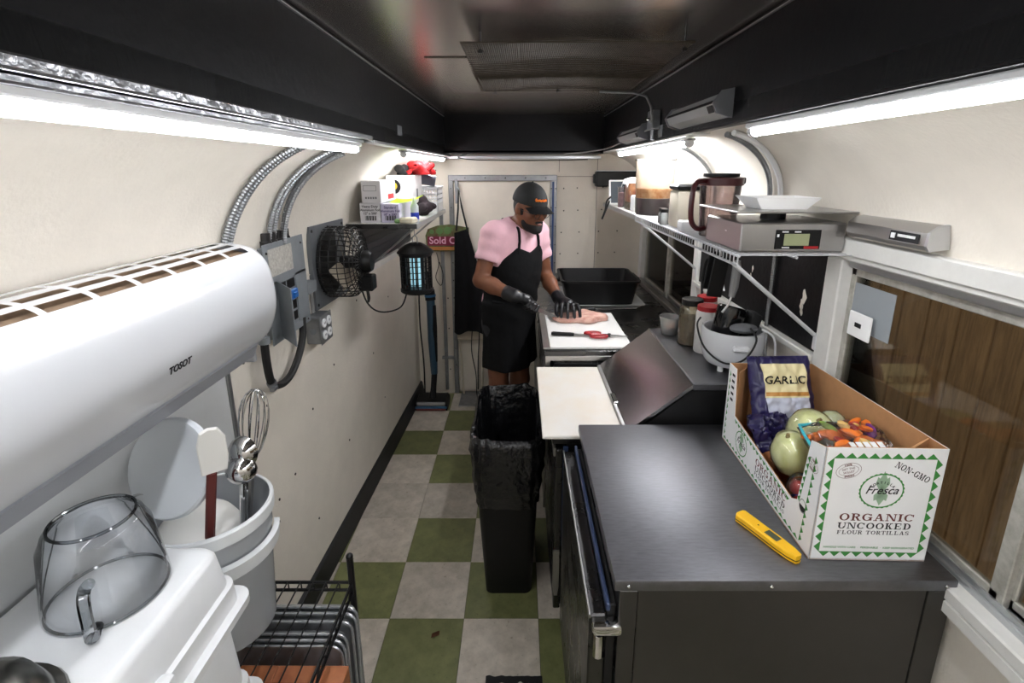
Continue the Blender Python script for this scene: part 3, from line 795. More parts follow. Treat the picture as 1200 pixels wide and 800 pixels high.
o, w_, dd, h = carton('white_box', 'big white box with a black and yellow ring, behind the foil boxes', -.735, -.595, 2.84, 3.14, SZ, SZ + .225, papercard, rz=0)
def disk(c, r, n=24):
    return [(c[0] + r * math.cos(2 * PI * i / n), c[1] + r * math.sin(2 * PI * i / n)) for i in range(n)]
part('ring_print', B().prism(disk((-.03, .165), .04), 'y', -dd - .0008, -dd - .0002), inkblack, o, local=True)
part('ring_print', B().prism(disk((-.03, .168), .021), 'y', -dd - .0014, -dd - .0008), mat('yellow_ink', (224, 200, 60), .6), o, local=True)
part('print', B().box(w_ + .0002, w_ + .0008, -.02, .02, .09, .15, .0002).box(w_ + .0002, w_ + .0008, -.12, -.08, .05, .09, .0002), greyplastic, o, local=True)
# folded neon paper, packet, bottle, cloths, basket
solo('neon_paper', B().grid(lambda u, v: (-.655 + .15 * u, 2.56 + .16 * v, SZ + .097 + .022 * u - .012 * math.sin(u * 3) + .01 * v), 8, 4, .002), mat('neon_green_paper', (205, 240, 40), .6), 'neon green sheet of paper lying across the boxes on the wall shelf', 'paper')
o = thing('small_packet', 'crumpled cream packet at the shelf edge below the neon paper', 'packet', (-.55, 2.50, SZ))
b = B().box(-.585, -.51, 2.455, 2.54, SZ + .001, SZ + .028, .012, seg=3); b.jitter(.006, 30, 3)
part('packet', b, mat('cream_packet', (214, 208, 186), .6, var=.1, vscale=40), o)
part('green_corner', B().box(-.608, -.582, 2.455, 2.492, SZ + .002, SZ + .022, .006), mat('leaf_green', (104, 138, 82), .6), o)
o = thing('glue_bottle', 'small clear bottle with blue label on the wall shelf', 'bottle', (-.535, 2.56, SZ))
part('bottle_body', B().lathe([(0, 0), (.02, 0), (.021, .004), (.021, .075), (.011, .092), (.009, .105), (0, .105)], (-.535, 2.60, SZ), 16), mat('frosted_bottle', (214, 220, 230), .3), o)
part('blue_label', B().lathe([(.0213, .01), (.0216, .012), (.0216, .042), (.0213, .044)], (-.535, 2.60, SZ), 16), mat('bright_blue', (22, 58, 190), .4), o)
part('cap', B().lathe([(.01, .105), (.01, .12), (0, .122)], (-.535, 2.60, SZ), 12), whiteplastic, o)
def cloth(name, label, c, r, m, seed, res=.007, cat='cloth'):
    def f(P):
        d = ell(P, c, r)
        q = P * 44.0 + seed
        d = d + .024 * np.sin(q[..., 0] * 1.1 + 1.3 * np.sin(q[..., 1] * .9)) * np.sin(q[..., 2] * 1.3 + seed) + .01 * np.sin(q[..., 1] * 2.1 + q[..., 0])
        return np.maximum(d, (c[2] - r[2]) - P[..., 2])
    lo = [c[i] - r[i] - .03 for i in range(3)]; hi = [c[i] + r[i] + .03 for i in range(3)]
    return solo(name, surf(f, lo, hi, res), m, label, cat, smooth=60)
cloth('red_cloth', 'bunched red cloth piled on the big white box', (-.585, 3.06, SZ + .262), (.072, .13, .034), mat('red_cloth', (196, 30, 34), .8, var=.3, vscale=30), 2.0)
cloth('black_bag', 'crumpled black bag tucked behind the red cloth', (-.664, 2.98, SZ + .245), (.03, .09, .018), blackmatte, 5.0)
cloth('dark_rag', 'dark brown rag heaped in front of the white basket', (-.545, 2.93, SZ + .045), (.038, .06, .045), mat('dark_rag', (44, 34, 38), .9), 1.0)
b = B().tube(spline([(-.66, 3.19, SZ + .205), (-.60, 3.19, SZ + .20), (-.52, 3.2, SZ + .185)], 4), .033, 12)
solo('rolled_sheet', b, mat('grey_roll', (90, 92, 104), .35), 'rolled grey plastic bag lying on the white basket', 'roll')
bk = thing('plastic_basket', 'white slotted plastic basket on the far end of the wall shelf', 'basket', (-.62, 3.28, SZ))
x0, x1, y0, y1, h = -.66, -.507, 3.18, 3.39, .15
def slotted(b, axis, fixed0, fixed1, a, c):
    n = 9
    def bar(u0, u1, z0, z1):
        if axis == 'y': b.box(u0, u1, fixed0, fixed1, z0, z1)
        else: b.box(fixed0, fixed1, u0, u1, z0, z1)
    for z0, z1 in ((SZ + .001, SZ + .05), (SZ + .072, SZ + .08), (SZ + .102, SZ + .11), (SZ + .132, SZ + h)): bar(a, c, z0, z1)
    for i in range(n + 1):
        u = a + (c - a) * i / n; bar(max(a, u - .0035), min(c, u + .0035), SZ + .04, SZ + .14)
b = B(); slotted(b, 'y', y0, y0 + .004, x0, x1); part('slotted_side', b, whiteplastic, bk)
b = B(); slotted(b, 'y', y1 - .004, y1, x0, x1); part('slotted_side', b, whiteplastic, bk)
b = B(); slotted(b, 'x', x0, x0 + .004, y0, y1); part('slotted_side', b, whiteplastic, bk)
b = B(); slotted(b, 'x', x1 - .004, x1, y0, y1); part('slotted_side', b, whiteplastic, bk)
part('rim', B().box(x0 - .006, x1 + .006, y0 - .006, y0 + .004, SZ + h - .006, SZ + h + .004, .002).box(x0 - .006, x1 + .006, y1 - .004, y1 + .006, SZ + h - .006, SZ + h + .004, .002)
     .box(x0 - .006, x0 + .004, y0, y1, SZ + h - .006, SZ + h + .004, .002).box(x1 - .004, x1 + .006, y0, y1, SZ + h - .006, SZ + h + .004, .002), whiteplastic, bk)

# ================================================================ bug zapper
ZX, ZY = -.515, 2.47
z = thing('bug_zapper', 'black lantern shaped bug zapper hanging from the shelf corner', 'bug zapper', (ZX, ZY, 1.18))
c0 = (ZX, ZY, 0)
part('hood', B().lathe([(0, 1.435), (.03, 1.435), (.05, 1.425), (.078, 1.405), (.09, 1.392), (.09, 1.385), (0, 1.385)], c0, 24), blackplastic, z)
part('top_ring', B().lathe([(.075, 1.385), (.082, 1.382), (.082, 1.372), (.0, 1.370)], c0, 24), blackplastic, z)
part('base', B().lathe([(0, 1.183), (.07, 1.183), (.082, 1.192), (.082, 1.205), (.075, 1.212), (0, 1.212)], c0, 24), blackplastic, z)
b = B()
for i in range(22):
    a = 2 * PI * i / 22
    b.box(-.0025, .0025, .072, .078, 1.20, 1.378, M=Matrix.Translation(c0) @ Matrix.Rotation(a, 4, 'Z'))
for zz in (1.235, 1.265, 1.295, 1.325, 1.35):
    b.tube([(ZX + .075 * math.cos(2 * PI * i / 24), ZY + .075 * math.sin(2 * PI * i / 24), zz) for i in range(24)], .0018, 4, closed=True)
part('cage', b, blackplastic, z)
b = B()
for dx in (-.018, .018): b.cyl((ZX + dx, ZY, 1.215), (ZX + dx, ZY, 1.37), .011, n=10)
part('ultraviolet_tube', b, mat('uv_glow', (150, 200, 215), .4, emit=.3), z)
b = B()
for i in range(14):
    a = 2 * PI * i / 14; b.cyl((ZX + .05 * math.cos(a), ZY + .05 * math.sin(a), 1.212), (ZX + .05 * math.cos(a), ZY + .05 * math.sin(a), 1.37), .0015, n=5)
part('grid_wire', b, steeldark, z)
part('hanger', B().tube([(ZX - .012, ZY, 1.435), (ZX - .012, ZY, 1.46), (ZX, ZY, 1.475), (ZX + .012, ZY, 1.46), (ZX + .012, ZY, 1.435)], .003, 6).tube([(ZX, ZY, 1.472), (ZX, ZY, 1.51)], .0022, 6), galv, z)
solo('zapper_cord', B().tube(spline([(ZX - .05, ZY, 1.19), (-.60, 2.45, 1.11), (-.68, 2.38, 1.105), (-.74, 2.36, 1.16), (-.80, 2.44, 1.27), (-.84, 2.5, 1.33)], 6), .004, 6), blackrubber, 'black power cord drooping between the bug zapper and the caged fan', 'cord')

# ================================================================ things against the end wall
sg = thing('sold_out_sign', 'colourful wooden sold out sign half hidden by the hanging apron', 'sign', (-.55, 3.82, 1.16))
part('board', B().prism([(-.70, 1.18), (-.38, 1.18), (-.38, 1.36), (-.52, 1.385), (-.62, 1.375), (-.69, 1.35), (-.71, 1.30)], 'y', 3.80, 3.815), mat('sign_brown', (120, 72, 50), .6, var=.5, vscale=30, rgb2=(96, 120, 70)), sg)
part('band', B().box(-.695, -.38, 3.797, 3.80, 1.225, 1.295), mat('sign_maroon', (120, 26, 58), .6), sg)
part('band', B().box(-.69, -.38, 3.797, 3.80, 1.19, 1.215), mat('sign_orange', (178, 120, 60), .6), sg)
text('Sold Out', .075, (-.545, 3.796, 1.262), (1, 0, 0), (0, 0, 1), mat('sign_pink', (226, 176, 196), .6), sg, bold=.0012)
part('leaf_print', B().prism(disk((-.60, 1.335), .025), 'y', 3.797, 3.80).prism(disk((-.54, 1.34), .028), 'y', 3.797, 3.80).prism(disk((-.66, 1.33), .018), 'y', 3.797, 3.80), mat('sign_green', (86, 122, 70), .6), sg)
hk = thing('coat_hook', 'slim metal hook plate on the door head holding the apron', 'hook', (-.45, 3.82, 1.6))
part('plate', B().box(-.475, -.455, 3.80, 3.812, 1.54, 1.72, .002), galv, hk)
part('hook', B().tube([(-.452, 3.80, 1.70), (-.452, 3.77, 1.66), (-.44, 3.76, 1.64), (-.44, 3.765, 1.62), (-.44, 3.79, 1.63)], .006, 6), galv, hk)
ap = thing('hanging_apron', 'black apron hanging by its strap beside the sold out sign', 'apron', (-.40, 3.76, .55))
def apf(u, v):
    zt = 1.34 - .79 * v
    wd = .10 + (.14 + .0 * v) * min(1, v * 1.6)
    xl = -.485 - .02 * v; x = xl + (wd + .02 * v) * u
    y_ = 3.765 + .014 * math.sin(u * 15 + v * 3) * (.3 + v) - .03 * v
    return (x, y_, zt + .03 * (u - .5) * (1 - v) - .015 * math.sin(u * 9) * v)
part('apron_cloth', B().grid(apf, 18, 20, .004), mat('black_cloth', (20, 20, 23), .85, var=.25, vscale=20), ap, smooth=60)
part('strap', B().tube([(-.47, 3.765, 1.34), (-.452, 3.762, 1.5), (-.443, 3.76, 1.645), (-.425, 3.762, 1.52), (-.385, 3.765, 1.34)], .007, 5), mat('black_cloth', (20, 20, 23), .85), ap)
part('tie', B().tube(spline([(-.30, 3.76, .9), (-.31, 3.755, .55), (-.325, 3.755, .3), (-.33, 3.755, .06)], 5), .005, 5), mat('black_cloth', (20, 20, 23), .85), ap)
fs = thing('folding_stool', 'beige folding stool leaning against the door under the apron', 'stool', (-.38, 3.76, 0))
st = mat('beige_stool', (196, 186, 166), .6)
part('seat', B().box(-.49, -.26, 3.785, 3.81, .47, .56, .006), st, fs)
for x in (-.47, -.28):
    part('leg', B().tube([(x, 3.80, .5), (x + .02 * (1 if x < -.4 else -1), 3.79, .0)], .009, 6), st, fs)
solo('dangling_cable', B().tube(spline([(-.36, 3.74, .62), (-.375, 3.75, .4), (-.345, 3.75, .2), (-.335, 3.73, .01), (-.28, 3.65, .012), (-.24, 3.7, .012)], 6), .004, 5), blackrubber, 'thin black cord dangling in front of the folding stool', 'cord')

# cordless vacuum
v = thing('stick_vacuum', 'blue and black cordless stick vacuum standing in the back corner', 'vacuum', (-.67, 3.65, 0))
teal = mat('teal_plastic', (42, 70, 88), .35)
part('floor_head', B().prism([(-.795, .0), (-.545, .0), (-.545, .05), (-.56, .075), (-.78, .075), (-.795, .05)], 'y', 3.50, 3.66), blackplastic, v)
part('head_window', B().box(-.78, -.56, 3.493, 3.51, .04, .07, .006), mat('silver_trim', (176, 180, 184), .25, .7), v)
part('blue_bumper', B().box(-.79, -.55, 3.49, 3.505, .018, .035, .003), mat('vac_blue', (40, 92, 130), .35), v)
part('brush_roll', B().cyl((-.78, 3.498, .012), (-.56, 3.498, .012), .011, n=10), mat('brush_maroon', (104, 40, 36), .7), v)
part('neck', B().tube([(-.67, 3.58, .06), (-.665, 3.62, .14), (-.66, 3.66, .26)], [.028, .022, .024], 10), blackplastic, v)
part('tube_body', B().tube([(-.66, 3.65, .24), (-.668, 3.68, .5), (-.676, 3.71, .84)], [.026, .036, .032], 12), teal, v)
part('dust_cup', B().tube([(-.645, 3.655, .34), (-.65, 3.675, .6), (-.655, 3.70, .78)], [.014, .022, .02], 8), blackplastic, v)
part('motor_head', B().tube([(-.676, 3.71, .82), (-.68, 3.715, .90)], [.04, .036], 14), blackplastic, v)
part('blue_ring', B().tube([(-.677, 3.712, .845), (-.678, 3.713, .862)], [.043, .043], 14), mat('vac_blue', (40, 92, 130), .35), v)
part('handle', B().tube(spline([(-.69, 3.72, .88), (-.70, 3.73, .98), (-.695, 3.70, 1.04), (-.675, 3.68, .98), (-.672, 3.69, .90)], 5), .012, 8), blackplastic, v)
solo('charger_cord', B().tube(spline([(-.63, 3.80, 1.17), (-.615, 3.79, 1.08), (-.64, 3.78, .98), (-.60, 3.77, .92), (-.585, 3.79, 1.0), (-.61, 3.79, 1.1)], 6), .003, 5), blackrubber, 'thin charger cord looping below the sold out sign', 'cord')
solo('corner_cord', B().tube(spline([(-.775, 3.79, .95), (-.78, 3.78, .6), (-.765, 3.78, .3), (-.765, 3.77, .02)], 6), .006, 6), blackrubber, 'black cable running down the corner beside the vacuum', 'cable')
# ================================================================ near worktop refrigerator
rf = thing('worktop_refrigerator', 'stainless steel worktop refrigerator under the tortilla carton', 'refrigerator', (.57, 1.22, 0))
X0, X1, Y0, Y1, ZT = .205, .940, .888, 1.565, .937
part('worktop', B().box(X0, X1, Y0, Y1, ZT - .028, ZT, .004, seg=2), steelworn, rf)
part('cabinet', B().box(X0 + .012, X1 - .006, Y0 + .006, Y1 - .004, .09, ZT - .028), steeldark, rf)
endsteel = mat('dull_end_steel', (84, 82, 80), .42, .9, var=.05)
part('end_stile', B().box(X0 + .012, X0 + .05, Y0 + .001, Y0 + .008, .09, ZT - .028, .001), endsteel, rf)
part('end_stile', B().box(X1 - .06, X1 - .006, Y0 + .001, Y0 + .008, .09, ZT - .028, .001), endsteel, rf)
part('end_panel', B().box(X0 + .053, X1 - .063, Y0 + .003, Y0 + .008, .09, ZT - .028), endsteel, rf)
for x in (X0 + .03, .54, X1 - .025):
    part('screw', B().sphere((x, Y0, ZT - .014), .005, 10, 6), chrome, rf)
part('gasket', B().box(X0 - .012, X0 + .012, Y0 + .02, Y1 - .02, .14, .855, .003), blackrubber, rf)
dr = part('door', B().box(X0 - .05, X0 - .012, Y0 + .008, Y1 - .01, .13, .84, .004), steeldark, rf)
part('door_edge', B().box(X0 - .052, X0 - .047, Y0 + .006, Y1 - .008, .832, .843, .001), steel, dr)
part('blue_seal', B().box(X0 - .013, X0 - .004, Y0 + .012, Y1 - .015, .845, .865, .002), mat('blue_film', (58, 72, 104), .35), rf)
part('hinge', B().box(X0 - .045, X0 + .02, Y0 - .012, Y0 + .02, .80, .828, .008, seg=2).cyl((X0 - .03, Y0 + .0, .74), (X0 - .03, Y0 + .0, .80), .012, n=10), chrome, rf)
for x in (X0 + .06, X1 - .06):
    for y in (Y0 + .06, Y1 - .06):
        part('caster', B().cyl((x - .015, y, .04), (x + .015, y, .04), .04, n=14).box(x - .02, x + .02, y - .02, y + .02, .07, .092), blackrubber, rf)

# ================================================================ middle salad prep table with sloped lid
pt = thing('prep_table', 'stainless sandwich prep table with a sloped hinged lid', 'prep table', (.53, 1.89, 0))
A0, A1 = 1.59, 2.205
part('cabinet', B().box(.17, .935, A0 + .004, A1 - .004, .1, .86), steeldark, pt)
part('front_ledge', B().box(.118, .40, A0, A1, .845, .874, .003), steeldark, pt)
part('gasket', B().box(.158, .172, A0 + .02, A1 - .02, .14, .80), blackrubber, pt)
dd_ = part('door', B().box(.132, .158, A0 + .006, A1 - .006, .13, .82, .004), steeldark, pt)
part('pull_strip', B().box(.124, .133, A0 + .01, A1 - .01, .79, .822, .002), steel, dd_)
part('blue_film_strip', B().box(.158, .175, A0 - .001, A0 + .006, .42, .835), mat('blue_film', (58, 72, 104), .35), pt)
part('door_latch', B().prism([(.128, .40), (.152, .40), (.152, .24), (.146, .20), (.134, .20), (.128, .24)], 'y', A0 - .002, A0 + .007), steel, pt)
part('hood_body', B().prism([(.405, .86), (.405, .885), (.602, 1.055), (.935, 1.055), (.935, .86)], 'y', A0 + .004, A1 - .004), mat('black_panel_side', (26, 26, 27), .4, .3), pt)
lid = part('lid', B().prism([(.375, .893), (.385, .888), (.608, 1.066), (.60, 1.074)], 'y', A0, A1), mat('lid_steel', (150, 148, 147), .24, 1.0, var=.05, vscale=30, stretch=(6, 1, 6)), pt)
part('lid_lip', B().box(.368, .384, A0, A1, .884, .899, .003), steel, lid)
part('lid_grip', B().box(.372, .39, 1.80, 1.88, .899, .906, .002), chrome, lid)
part('top_shelf', B().box(.598, .942, A0 - .004, A1 + .004, 1.052, 1.077, .003), steelworn, pt)
for x in (.2, .88):
    for y in (A0 + .06, A1 - .06):
        part('caster', B().cyl((x - .015, y, .045), (x + .015, y, .045), .045, n=14).box(x - .02, x + .02, y - .02, y + .02, .07, .102), blackrubber, pt)
bd = solo('cutting_board', B().box(.083, .372, 1.572, 2.205, .874, .887, .003), boardwhite, 'white cutting board with tan stain in front of the sloped steel lid', 'cutting board')

# ================================================================ back counter
bc = thing('back_counter', 'dark stainless counter where the cook works', 'counter', (.53, 3.0, 0))
C0, C1 = 2.235, 3.79
part('worktop', B().box(.118, .942, C0, C1, .930, .955, .003), steeldark, bc)
part('cabinet', B().box(.17, .935, C0 + .01, C1, .1, .93), steeldark, bc)
part('upper_rail', B().box(.125, .935, C0 - .001, C0 + .012, .905, .93, .002), steel, bc)
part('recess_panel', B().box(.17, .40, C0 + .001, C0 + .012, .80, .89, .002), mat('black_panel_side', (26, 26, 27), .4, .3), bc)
part('corner_post', B().box(.125, .15, C0, C0 + .03, .1, .93, .002), steel, bc)
for y0, y1 in ((2.27, 3.0), (3.02, 3.76)):
    q = part('door', B().box(.125, .168, y0, y1, .13, .88, .004), steeldark, bc)
    part('pull_strip', B().box(.116, .126, y0 + .02, y1 - .02, .83, .86, .002), steel, q)
part('backsplash_angle', B().box(.90, .944, C0, C1, .955, .985, .003), steel, bc)
for x in (.2, .88):
    for y in (C0 + .08, C1 - .08):
        part('caster', B().cyl((x - .015, y, .045), (x + .015, y, .045), .045, n=14).box(x - .02, x + .02, y - .02, y + .02, .07, .102), blackrubber, bc)
part('side_flange', B().box(.116, .15, 2.25, 2.84, .955, .966, .002), steel, bc)
solo('cutting_board', B().box(.15, .545, 2.252, 2.84, .9555, .9685, .003), mat('clean_white_board', (234, 232, 228), .45), 'clean white cutting board with raw meat in front of the cook', 'cutting board')
BZ = .9685

# meat slab
def meatf(P):
    c = np.array((.345, 2.70, BZ + .012)); q = P - c
    a = math.radians(8); x = q[..., 0] * math.cos(a) + q[..., 1] * math.sin(a); y = -q[..., 0] * math.sin(a) + q[..., 1] * math.cos(a)
    w = .075 + .018 * np.sin(x * 21 + 1) + .012 * np.sin(x * 47)
    z = q[..., 2] - .006 * np.sin(x * 25) - .004 * np.sin(y * 60 + x * 18)
    d = np.sqrt((x / .16) ** 2 * .9 + (y / w) ** 2 + (z / .024) ** 2) - 1
    d2 = np.maximum(np.abs(x) / .155, np.maximum(np.abs(y) / w, np.abs(z) / .022)) - 1
    return np.maximum((d * .35 + d2 * .65) * .022, BZ + .0005 - P[..., 2])
solo('meat_slab', surf(meatf, (.16, 2.57, BZ - .01), (.53, 2.83, BZ + .055), .005),
     mat('raw_meat', (206, 138, 122), .4, var=.15, vscale=16, rgb2=(234, 200, 184), stretch=(1, 3, 3), bump=.2, bscale=40), 'slab of raw pink fatty meat on the clean white board', 'meat', smooth=80)

def knife(name, label, p0, p1, hl, bw, m=steel, hm=blackplastic, up=(0, 0, 1), edge=None):
    """handle butt p0 -> blade tip p1"""
    p0, p1 = Vector(p0), Vector(p1); L = (p1 - p0).length
    o = thing(name, label, 'knife', p0)
    M = frame(p0, p1 - p0, edge if edge else (0, 1, 0))
    part('handle', B().loft([[(x, y * s_, z_ * s_ * .7) for y, z_ in ((-.011, -.009), (.011, -.009), (.013, 0), (.011, .009), (-.011, .009), (-.013, 0))] for x, s_ in ((0, .8), (.012, 1.05), (hl * .5, .95), (hl * .85, 1.0), (hl, .85))], M=M), hm, o)
    part('blade', B().loft([[(hl, -bw * .5, -.001), (hl, bw * .5, -.001), (hl, bw * .5, .001), (hl, -bw * .5, .001)],
                            [(hl + (L - hl) * .7, -bw * .45, -.0008), (hl + (L - hl) * .7, bw * .5, -.0008), (hl + (L - hl) * .7, bw * .5, .0008), (hl + (L - hl) * .7, -bw * .45, .0008)],
                            [(L, bw * .35, -.0004), (L, bw * .48, -.0004), (L, bw * .48, .0004), (L, bw * .35, .0004)]], M=M), m, o)
    return o
knife('boning_knife', 'black handled knife lying on the clean white board next to the scissors', (.165, 2.425, BZ + .011), (.455, 2.395, BZ + .006), .115, .026)
sc = thing('kitchen_scissors', 'red handled kitchen scissors lying on the clean white board', 'scissors', (.43, 2.40, BZ))
redp = mat('red_plastic', (160, 24, 30), .35)
for c_, rx in (((.375, 2.425), .03), ((.40, 2.375), .032)):
    part('handle', B().tube([(c_[0] + rx * 1.25 * math.cos(a), c_[1] + rx * .6 * math.sin(a), BZ + .012) for a in [2 * PI * i / 18 for i in range(18)]], .0075, 8, closed=True), redp, sc)
part('pivot', B().cyl((.455, 2.398, BZ + .004), (.455, 2.398, BZ + .018), .008, n=10).box(.42, .46, 2.388, 2.408, BZ + .006, BZ + .015, .003), blackplastic, sc)
for s_ in (-1, 1):
    part('blade', B().loft([[(.45, 2.398 - .008, BZ + .01 + .002 * s_), (.45, 2.398 + .008, BZ + .01 + .002 * s_), (.45, 2.406, BZ + .0115 + .002 * s_), (.45, 2.39, BZ + .0115 + .002 * s_)],
                            [(.545, 2.375 + .006 * s_, BZ + .009), (.545, 2.378 + .006 * s_, BZ + .009), (.545, 2.378 + .006 * s_, BZ + .010), (.545, 2.375 + .006 * s_, BZ + .010)]]), steel, sc)
# sharpening rod behind the board
o = thing('sharpening_steel', 'sharpening steel with black handle lying behind the meat board', 'sharpening steel', (.5, 2.93, .956))
part('handle', B().tube([(.36, 2.90, .968), (.40, 2.91, .968), (.46, 2.915, .968)], [.011, .013, .011], 10), blackplastic, o)
part('rod', B().cyl((.46, 2.915, .968), (.72, 2.95, .966), .006, .004, 10), chrome, o)

# black tub standing on a pale tray
tr = thing('pale_tray', 'pale plastic tray under the black tub', 'tray', (.5, 3.2, .956))
def rrect(x0, x1, y0, y1, r, n=5):
    pts = []
    for cx, cy, a in ((x1 - r, y1 - r, 0), (x0 + r, y1 - r, 90), (x0 + r, y0 + r, 180), (x1 - r, y0 + r, 270)):
        for i in range(n + 1):
            t = math.radians(a + 90 * i / n); pts.append((cx + r * math.cos(t), cy + r * math.sin(t)))
    return pts
def shell(b, rects, rr, M=None):
    """loft of rounded rects [(x0,x1,y0,y1,z)] going up outside then down inside"""
    return b.loft([[(p[0], p[1], q[4]) for p in rrect(*q[:4], rr)] for q in rects], M=M)
part('tray', shell(B(), [(.27, .76, 2.995, 3.47, .956), (.255, .775, 2.98, 3.485, .972), (.245, .785, 2.97, 3.495, .976), (.26, .77, 2.985, 3.48, .974), (.275, .755, 3.0, 3.465, .962)], .04), mat('pale_tray', (190, 192, 192), .4), tr)
tb = thing('bus_tub', 'black plastic bus tub on the back counter', 'tub', (.51, 3.22, .963))
part('tub', shell(B(), [(.31, .72, 3.04, 3.40, .963), (.275, .745, 3.015, 3.43, 1.105), (.262, .758, 3.002, 3.443, 1.107), (.262, .758, 3.002, 3.443, 1.12), (.276, .744, 3.016, 3.429, 1.12), (.312, .718, 3.042, 3.398, .97)], .04), blackplastic, tb)
for x in (.258, .762):
    part('handle', B().box(x - .012, x + .012, 3.14, 3.30, 1.09, 1.117, .006), blackplastic, tb)

# ================================================================ bin with bag
tc_ = thing('trash_bin', 'slim black waste bin lined with a shiny black bag', 'bin', (-.035, 2.0, 0))
part('bin_body', shell(B(), [(-.145, .055, 1.80, 2.20, .0), (-.145, .055, 1.80, 2.20, .004), (-.180, .086, 1.735, 2.25, .745), (-.184, .09, 1.731, 2.254, .755), (-.174, .08, 1.741, 2.244, .755), (-.138, .048, 1.808, 2.19, .02)], .03), blackplastic, tc_)
bagm = mat('shiny_bag', (15, 15, 17), .24, bump=.9, bscale=30, var=.2, vscale=10)
rings = []
def bagring(z, grow, amp, k0, inner=False):
    t = z / .755; cx, cy = -.047, 1.9925
    hx = (.1 + .037 * t) + grow * .7; hy = (.2 + .061 * t) + grow
    pts = []
    n = 88
    for i in range(n):
        a = 2 * PI * i / n
        c_, s_ = math.cos(a), math.sin(a); e = .38
        x = hx * math.copysign(abs(c_) ** e, c_); y = hy * math.copysign(abs(s_) ** e, s_)
        w_ = amp * (1.1 * noise.noise(Vector((x * 30, y * 30, z * 22 + k0))) + .8 * noise.noise(Vector((x * 70, y * 70, z * 50 + k0))) + .35 * math.sin(i * 1.35 + z * 9 + k0))
        pts.append((cx + x * (1 + w_), cy + y * (1 + w_ * .5), z + amp * .3 * noise.noise(Vector((x * 20, y * 20, k0)))))
    return pts
for z_, g, am in ((.475, .006, .05), (.455, .010, .06), (.48, .014, .06), (.51, .016, .07), (.54, .019, .07), (.57, .021, .07), (.60, .023, .07), (.63, .022, .07), (.66, .024, .07), (.69, .023, .07), (.72, .021, .06), (.745, .018, .05), (.772, .010, .045), (.775, -.004, .045), (.74, -.014, .06), (.62, -.02, .07), (.45, -.028, .07), (.25, -.034, .06), (.12, -.04, .05)):
    rings.append(bagring(z_, g, am, 1.0))
part('bin_bag', B().loft(rings, cap0=False), bagm, tc_, smooth=70)

# ================================================================ right wire shelf
RZ = 1.558
ws = thing('wire_shelf', 'white wire wall shelf above the serving windows', 'shelf', (.77, 2.5, RZ - .03))
part('front_rail', B().tube([(.61, 1.37, RZ - .004), (.61, 3.62, RZ - .004)], .004, 6).tube([(.608, 1.37, RZ - .03), (.608, 2.62, RZ - .03)], .004, 6), whitewire, ws)
part('back_rail', B().tube([(.935, 1.37, RZ - .006), (.935, 3.62, RZ - .006)], .004, 6).tube([(.77, 1.37, RZ - .008), (.77, 2.62, RZ - .008)], .004, 6), whitewire, ws)
b = B()
n = 50
for i in range(n + 1):
    y = 1.37 + 1.25 * i / n
    b.tube([(.606, y, RZ - .032), (.606, y, RZ - .002), (.612, y, RZ - .001), (.94, y, RZ - .001)], .0016, 4)
part('deck_wire', b, whitewire, ws, smooth=0)
part('solid_deck', B().box(.606, .945, 2.62, 3.63, RZ - .012, RZ, .003), whitepaint, ws)
part('deck_lip', B().box(.603, .609, 2.62, 3.63, RZ - .026, RZ + .001, .002), alum, ws)
for y in (1.41, 2.50):
    br = part('brace', B().tube([(.612, y, RZ - .03), (.925, y + .08, 1.285)], .0065, 8), whitewire, ws)
    part('brace_foot', B().box(.926, .942, y + .068, y + .092, 1.235, 1.29, .004), whitewire, br)
    part('brace_pin', B().sphere((.934, y + .08, 1.255), .005, 8, 5), steeldark, br)
# platform scale
sl = thing('platform_scale', 'stainless digital portion scale on the wire shelf', 'scale', (.765, 1.52, RZ))
part('base', B().box(.622, .915, 1.40, 1.665, RZ + .003, RZ + .085, .004), steel, sl)
part('spindle', B().cyl((.77, 1.53, RZ + .084), (.77, 1.53, RZ + .112), .035, n=16), blackplastic, sl)
part('platform', B().box(.60, .935, 1.385, 1.69, RZ + .112, RZ + .117, .002), steel, sl)
fp = part('display_panel', B().box(.718, .845, 1.3975, 1.4005, RZ + .012, RZ + .066, .001), blackplastic, sl)
part('screen', B().box(.742, .812, 1.396, 1.398, RZ + .022, RZ + .055), mat('lcd', (142, 148, 112), .3), fp)
part('red_badge', B().box(.80, .84, 1.396, 1.398, RZ + .013, RZ + .0205), mat('red_plastic', (160, 24, 30), .35), fp)
white_ink = mat('white_ink', (235, 235, 235), .6)
b = B()
for x0, x1, zc in ((.735, .752, .0605), (.770, .788, .0605), (.7385, .757, .0165), (.722, .727, .052), (.722, .727, .048)):
    k = x0
    while k < x1: b.box(k, k + .0022, 1.3962, 1.3978, RZ + zc - .0018, RZ + zc + .0018); k += .003
part('print', b, white_ink, fp, smooth=0)
part('side_slot', B().box(.6212, .6225, 1.50, 1.512, RZ + .05, RZ + .054), whiteplastic, sl)
for x in (.65, .89):
    for y in (1.43, 1.635): part('foot', B().cyl((x, y, RZ), (x, y, RZ + .006), .012, n=10), blackrubber, sl)
# paper boat
o = B(); zz = RZ + .1175
o.loft([[(p[0], p[1], q[4]) for p in ((q[0], q[2]), (q[1], q[2]), (q[1], q[3]), (q[0], q[3]))] for q in
        ((.70, .83, 1.46, 1.56, zz), (.672, .858, 1.44, 1.585, zz + .034), (.674, .856, 1.442, 1.583, zz + .034), (.702, .828, 1.462, 1.558, zz + .002))])
solo('paper_boat', o, papercard, 'white paper food boat on top of the scale', 'food tray')

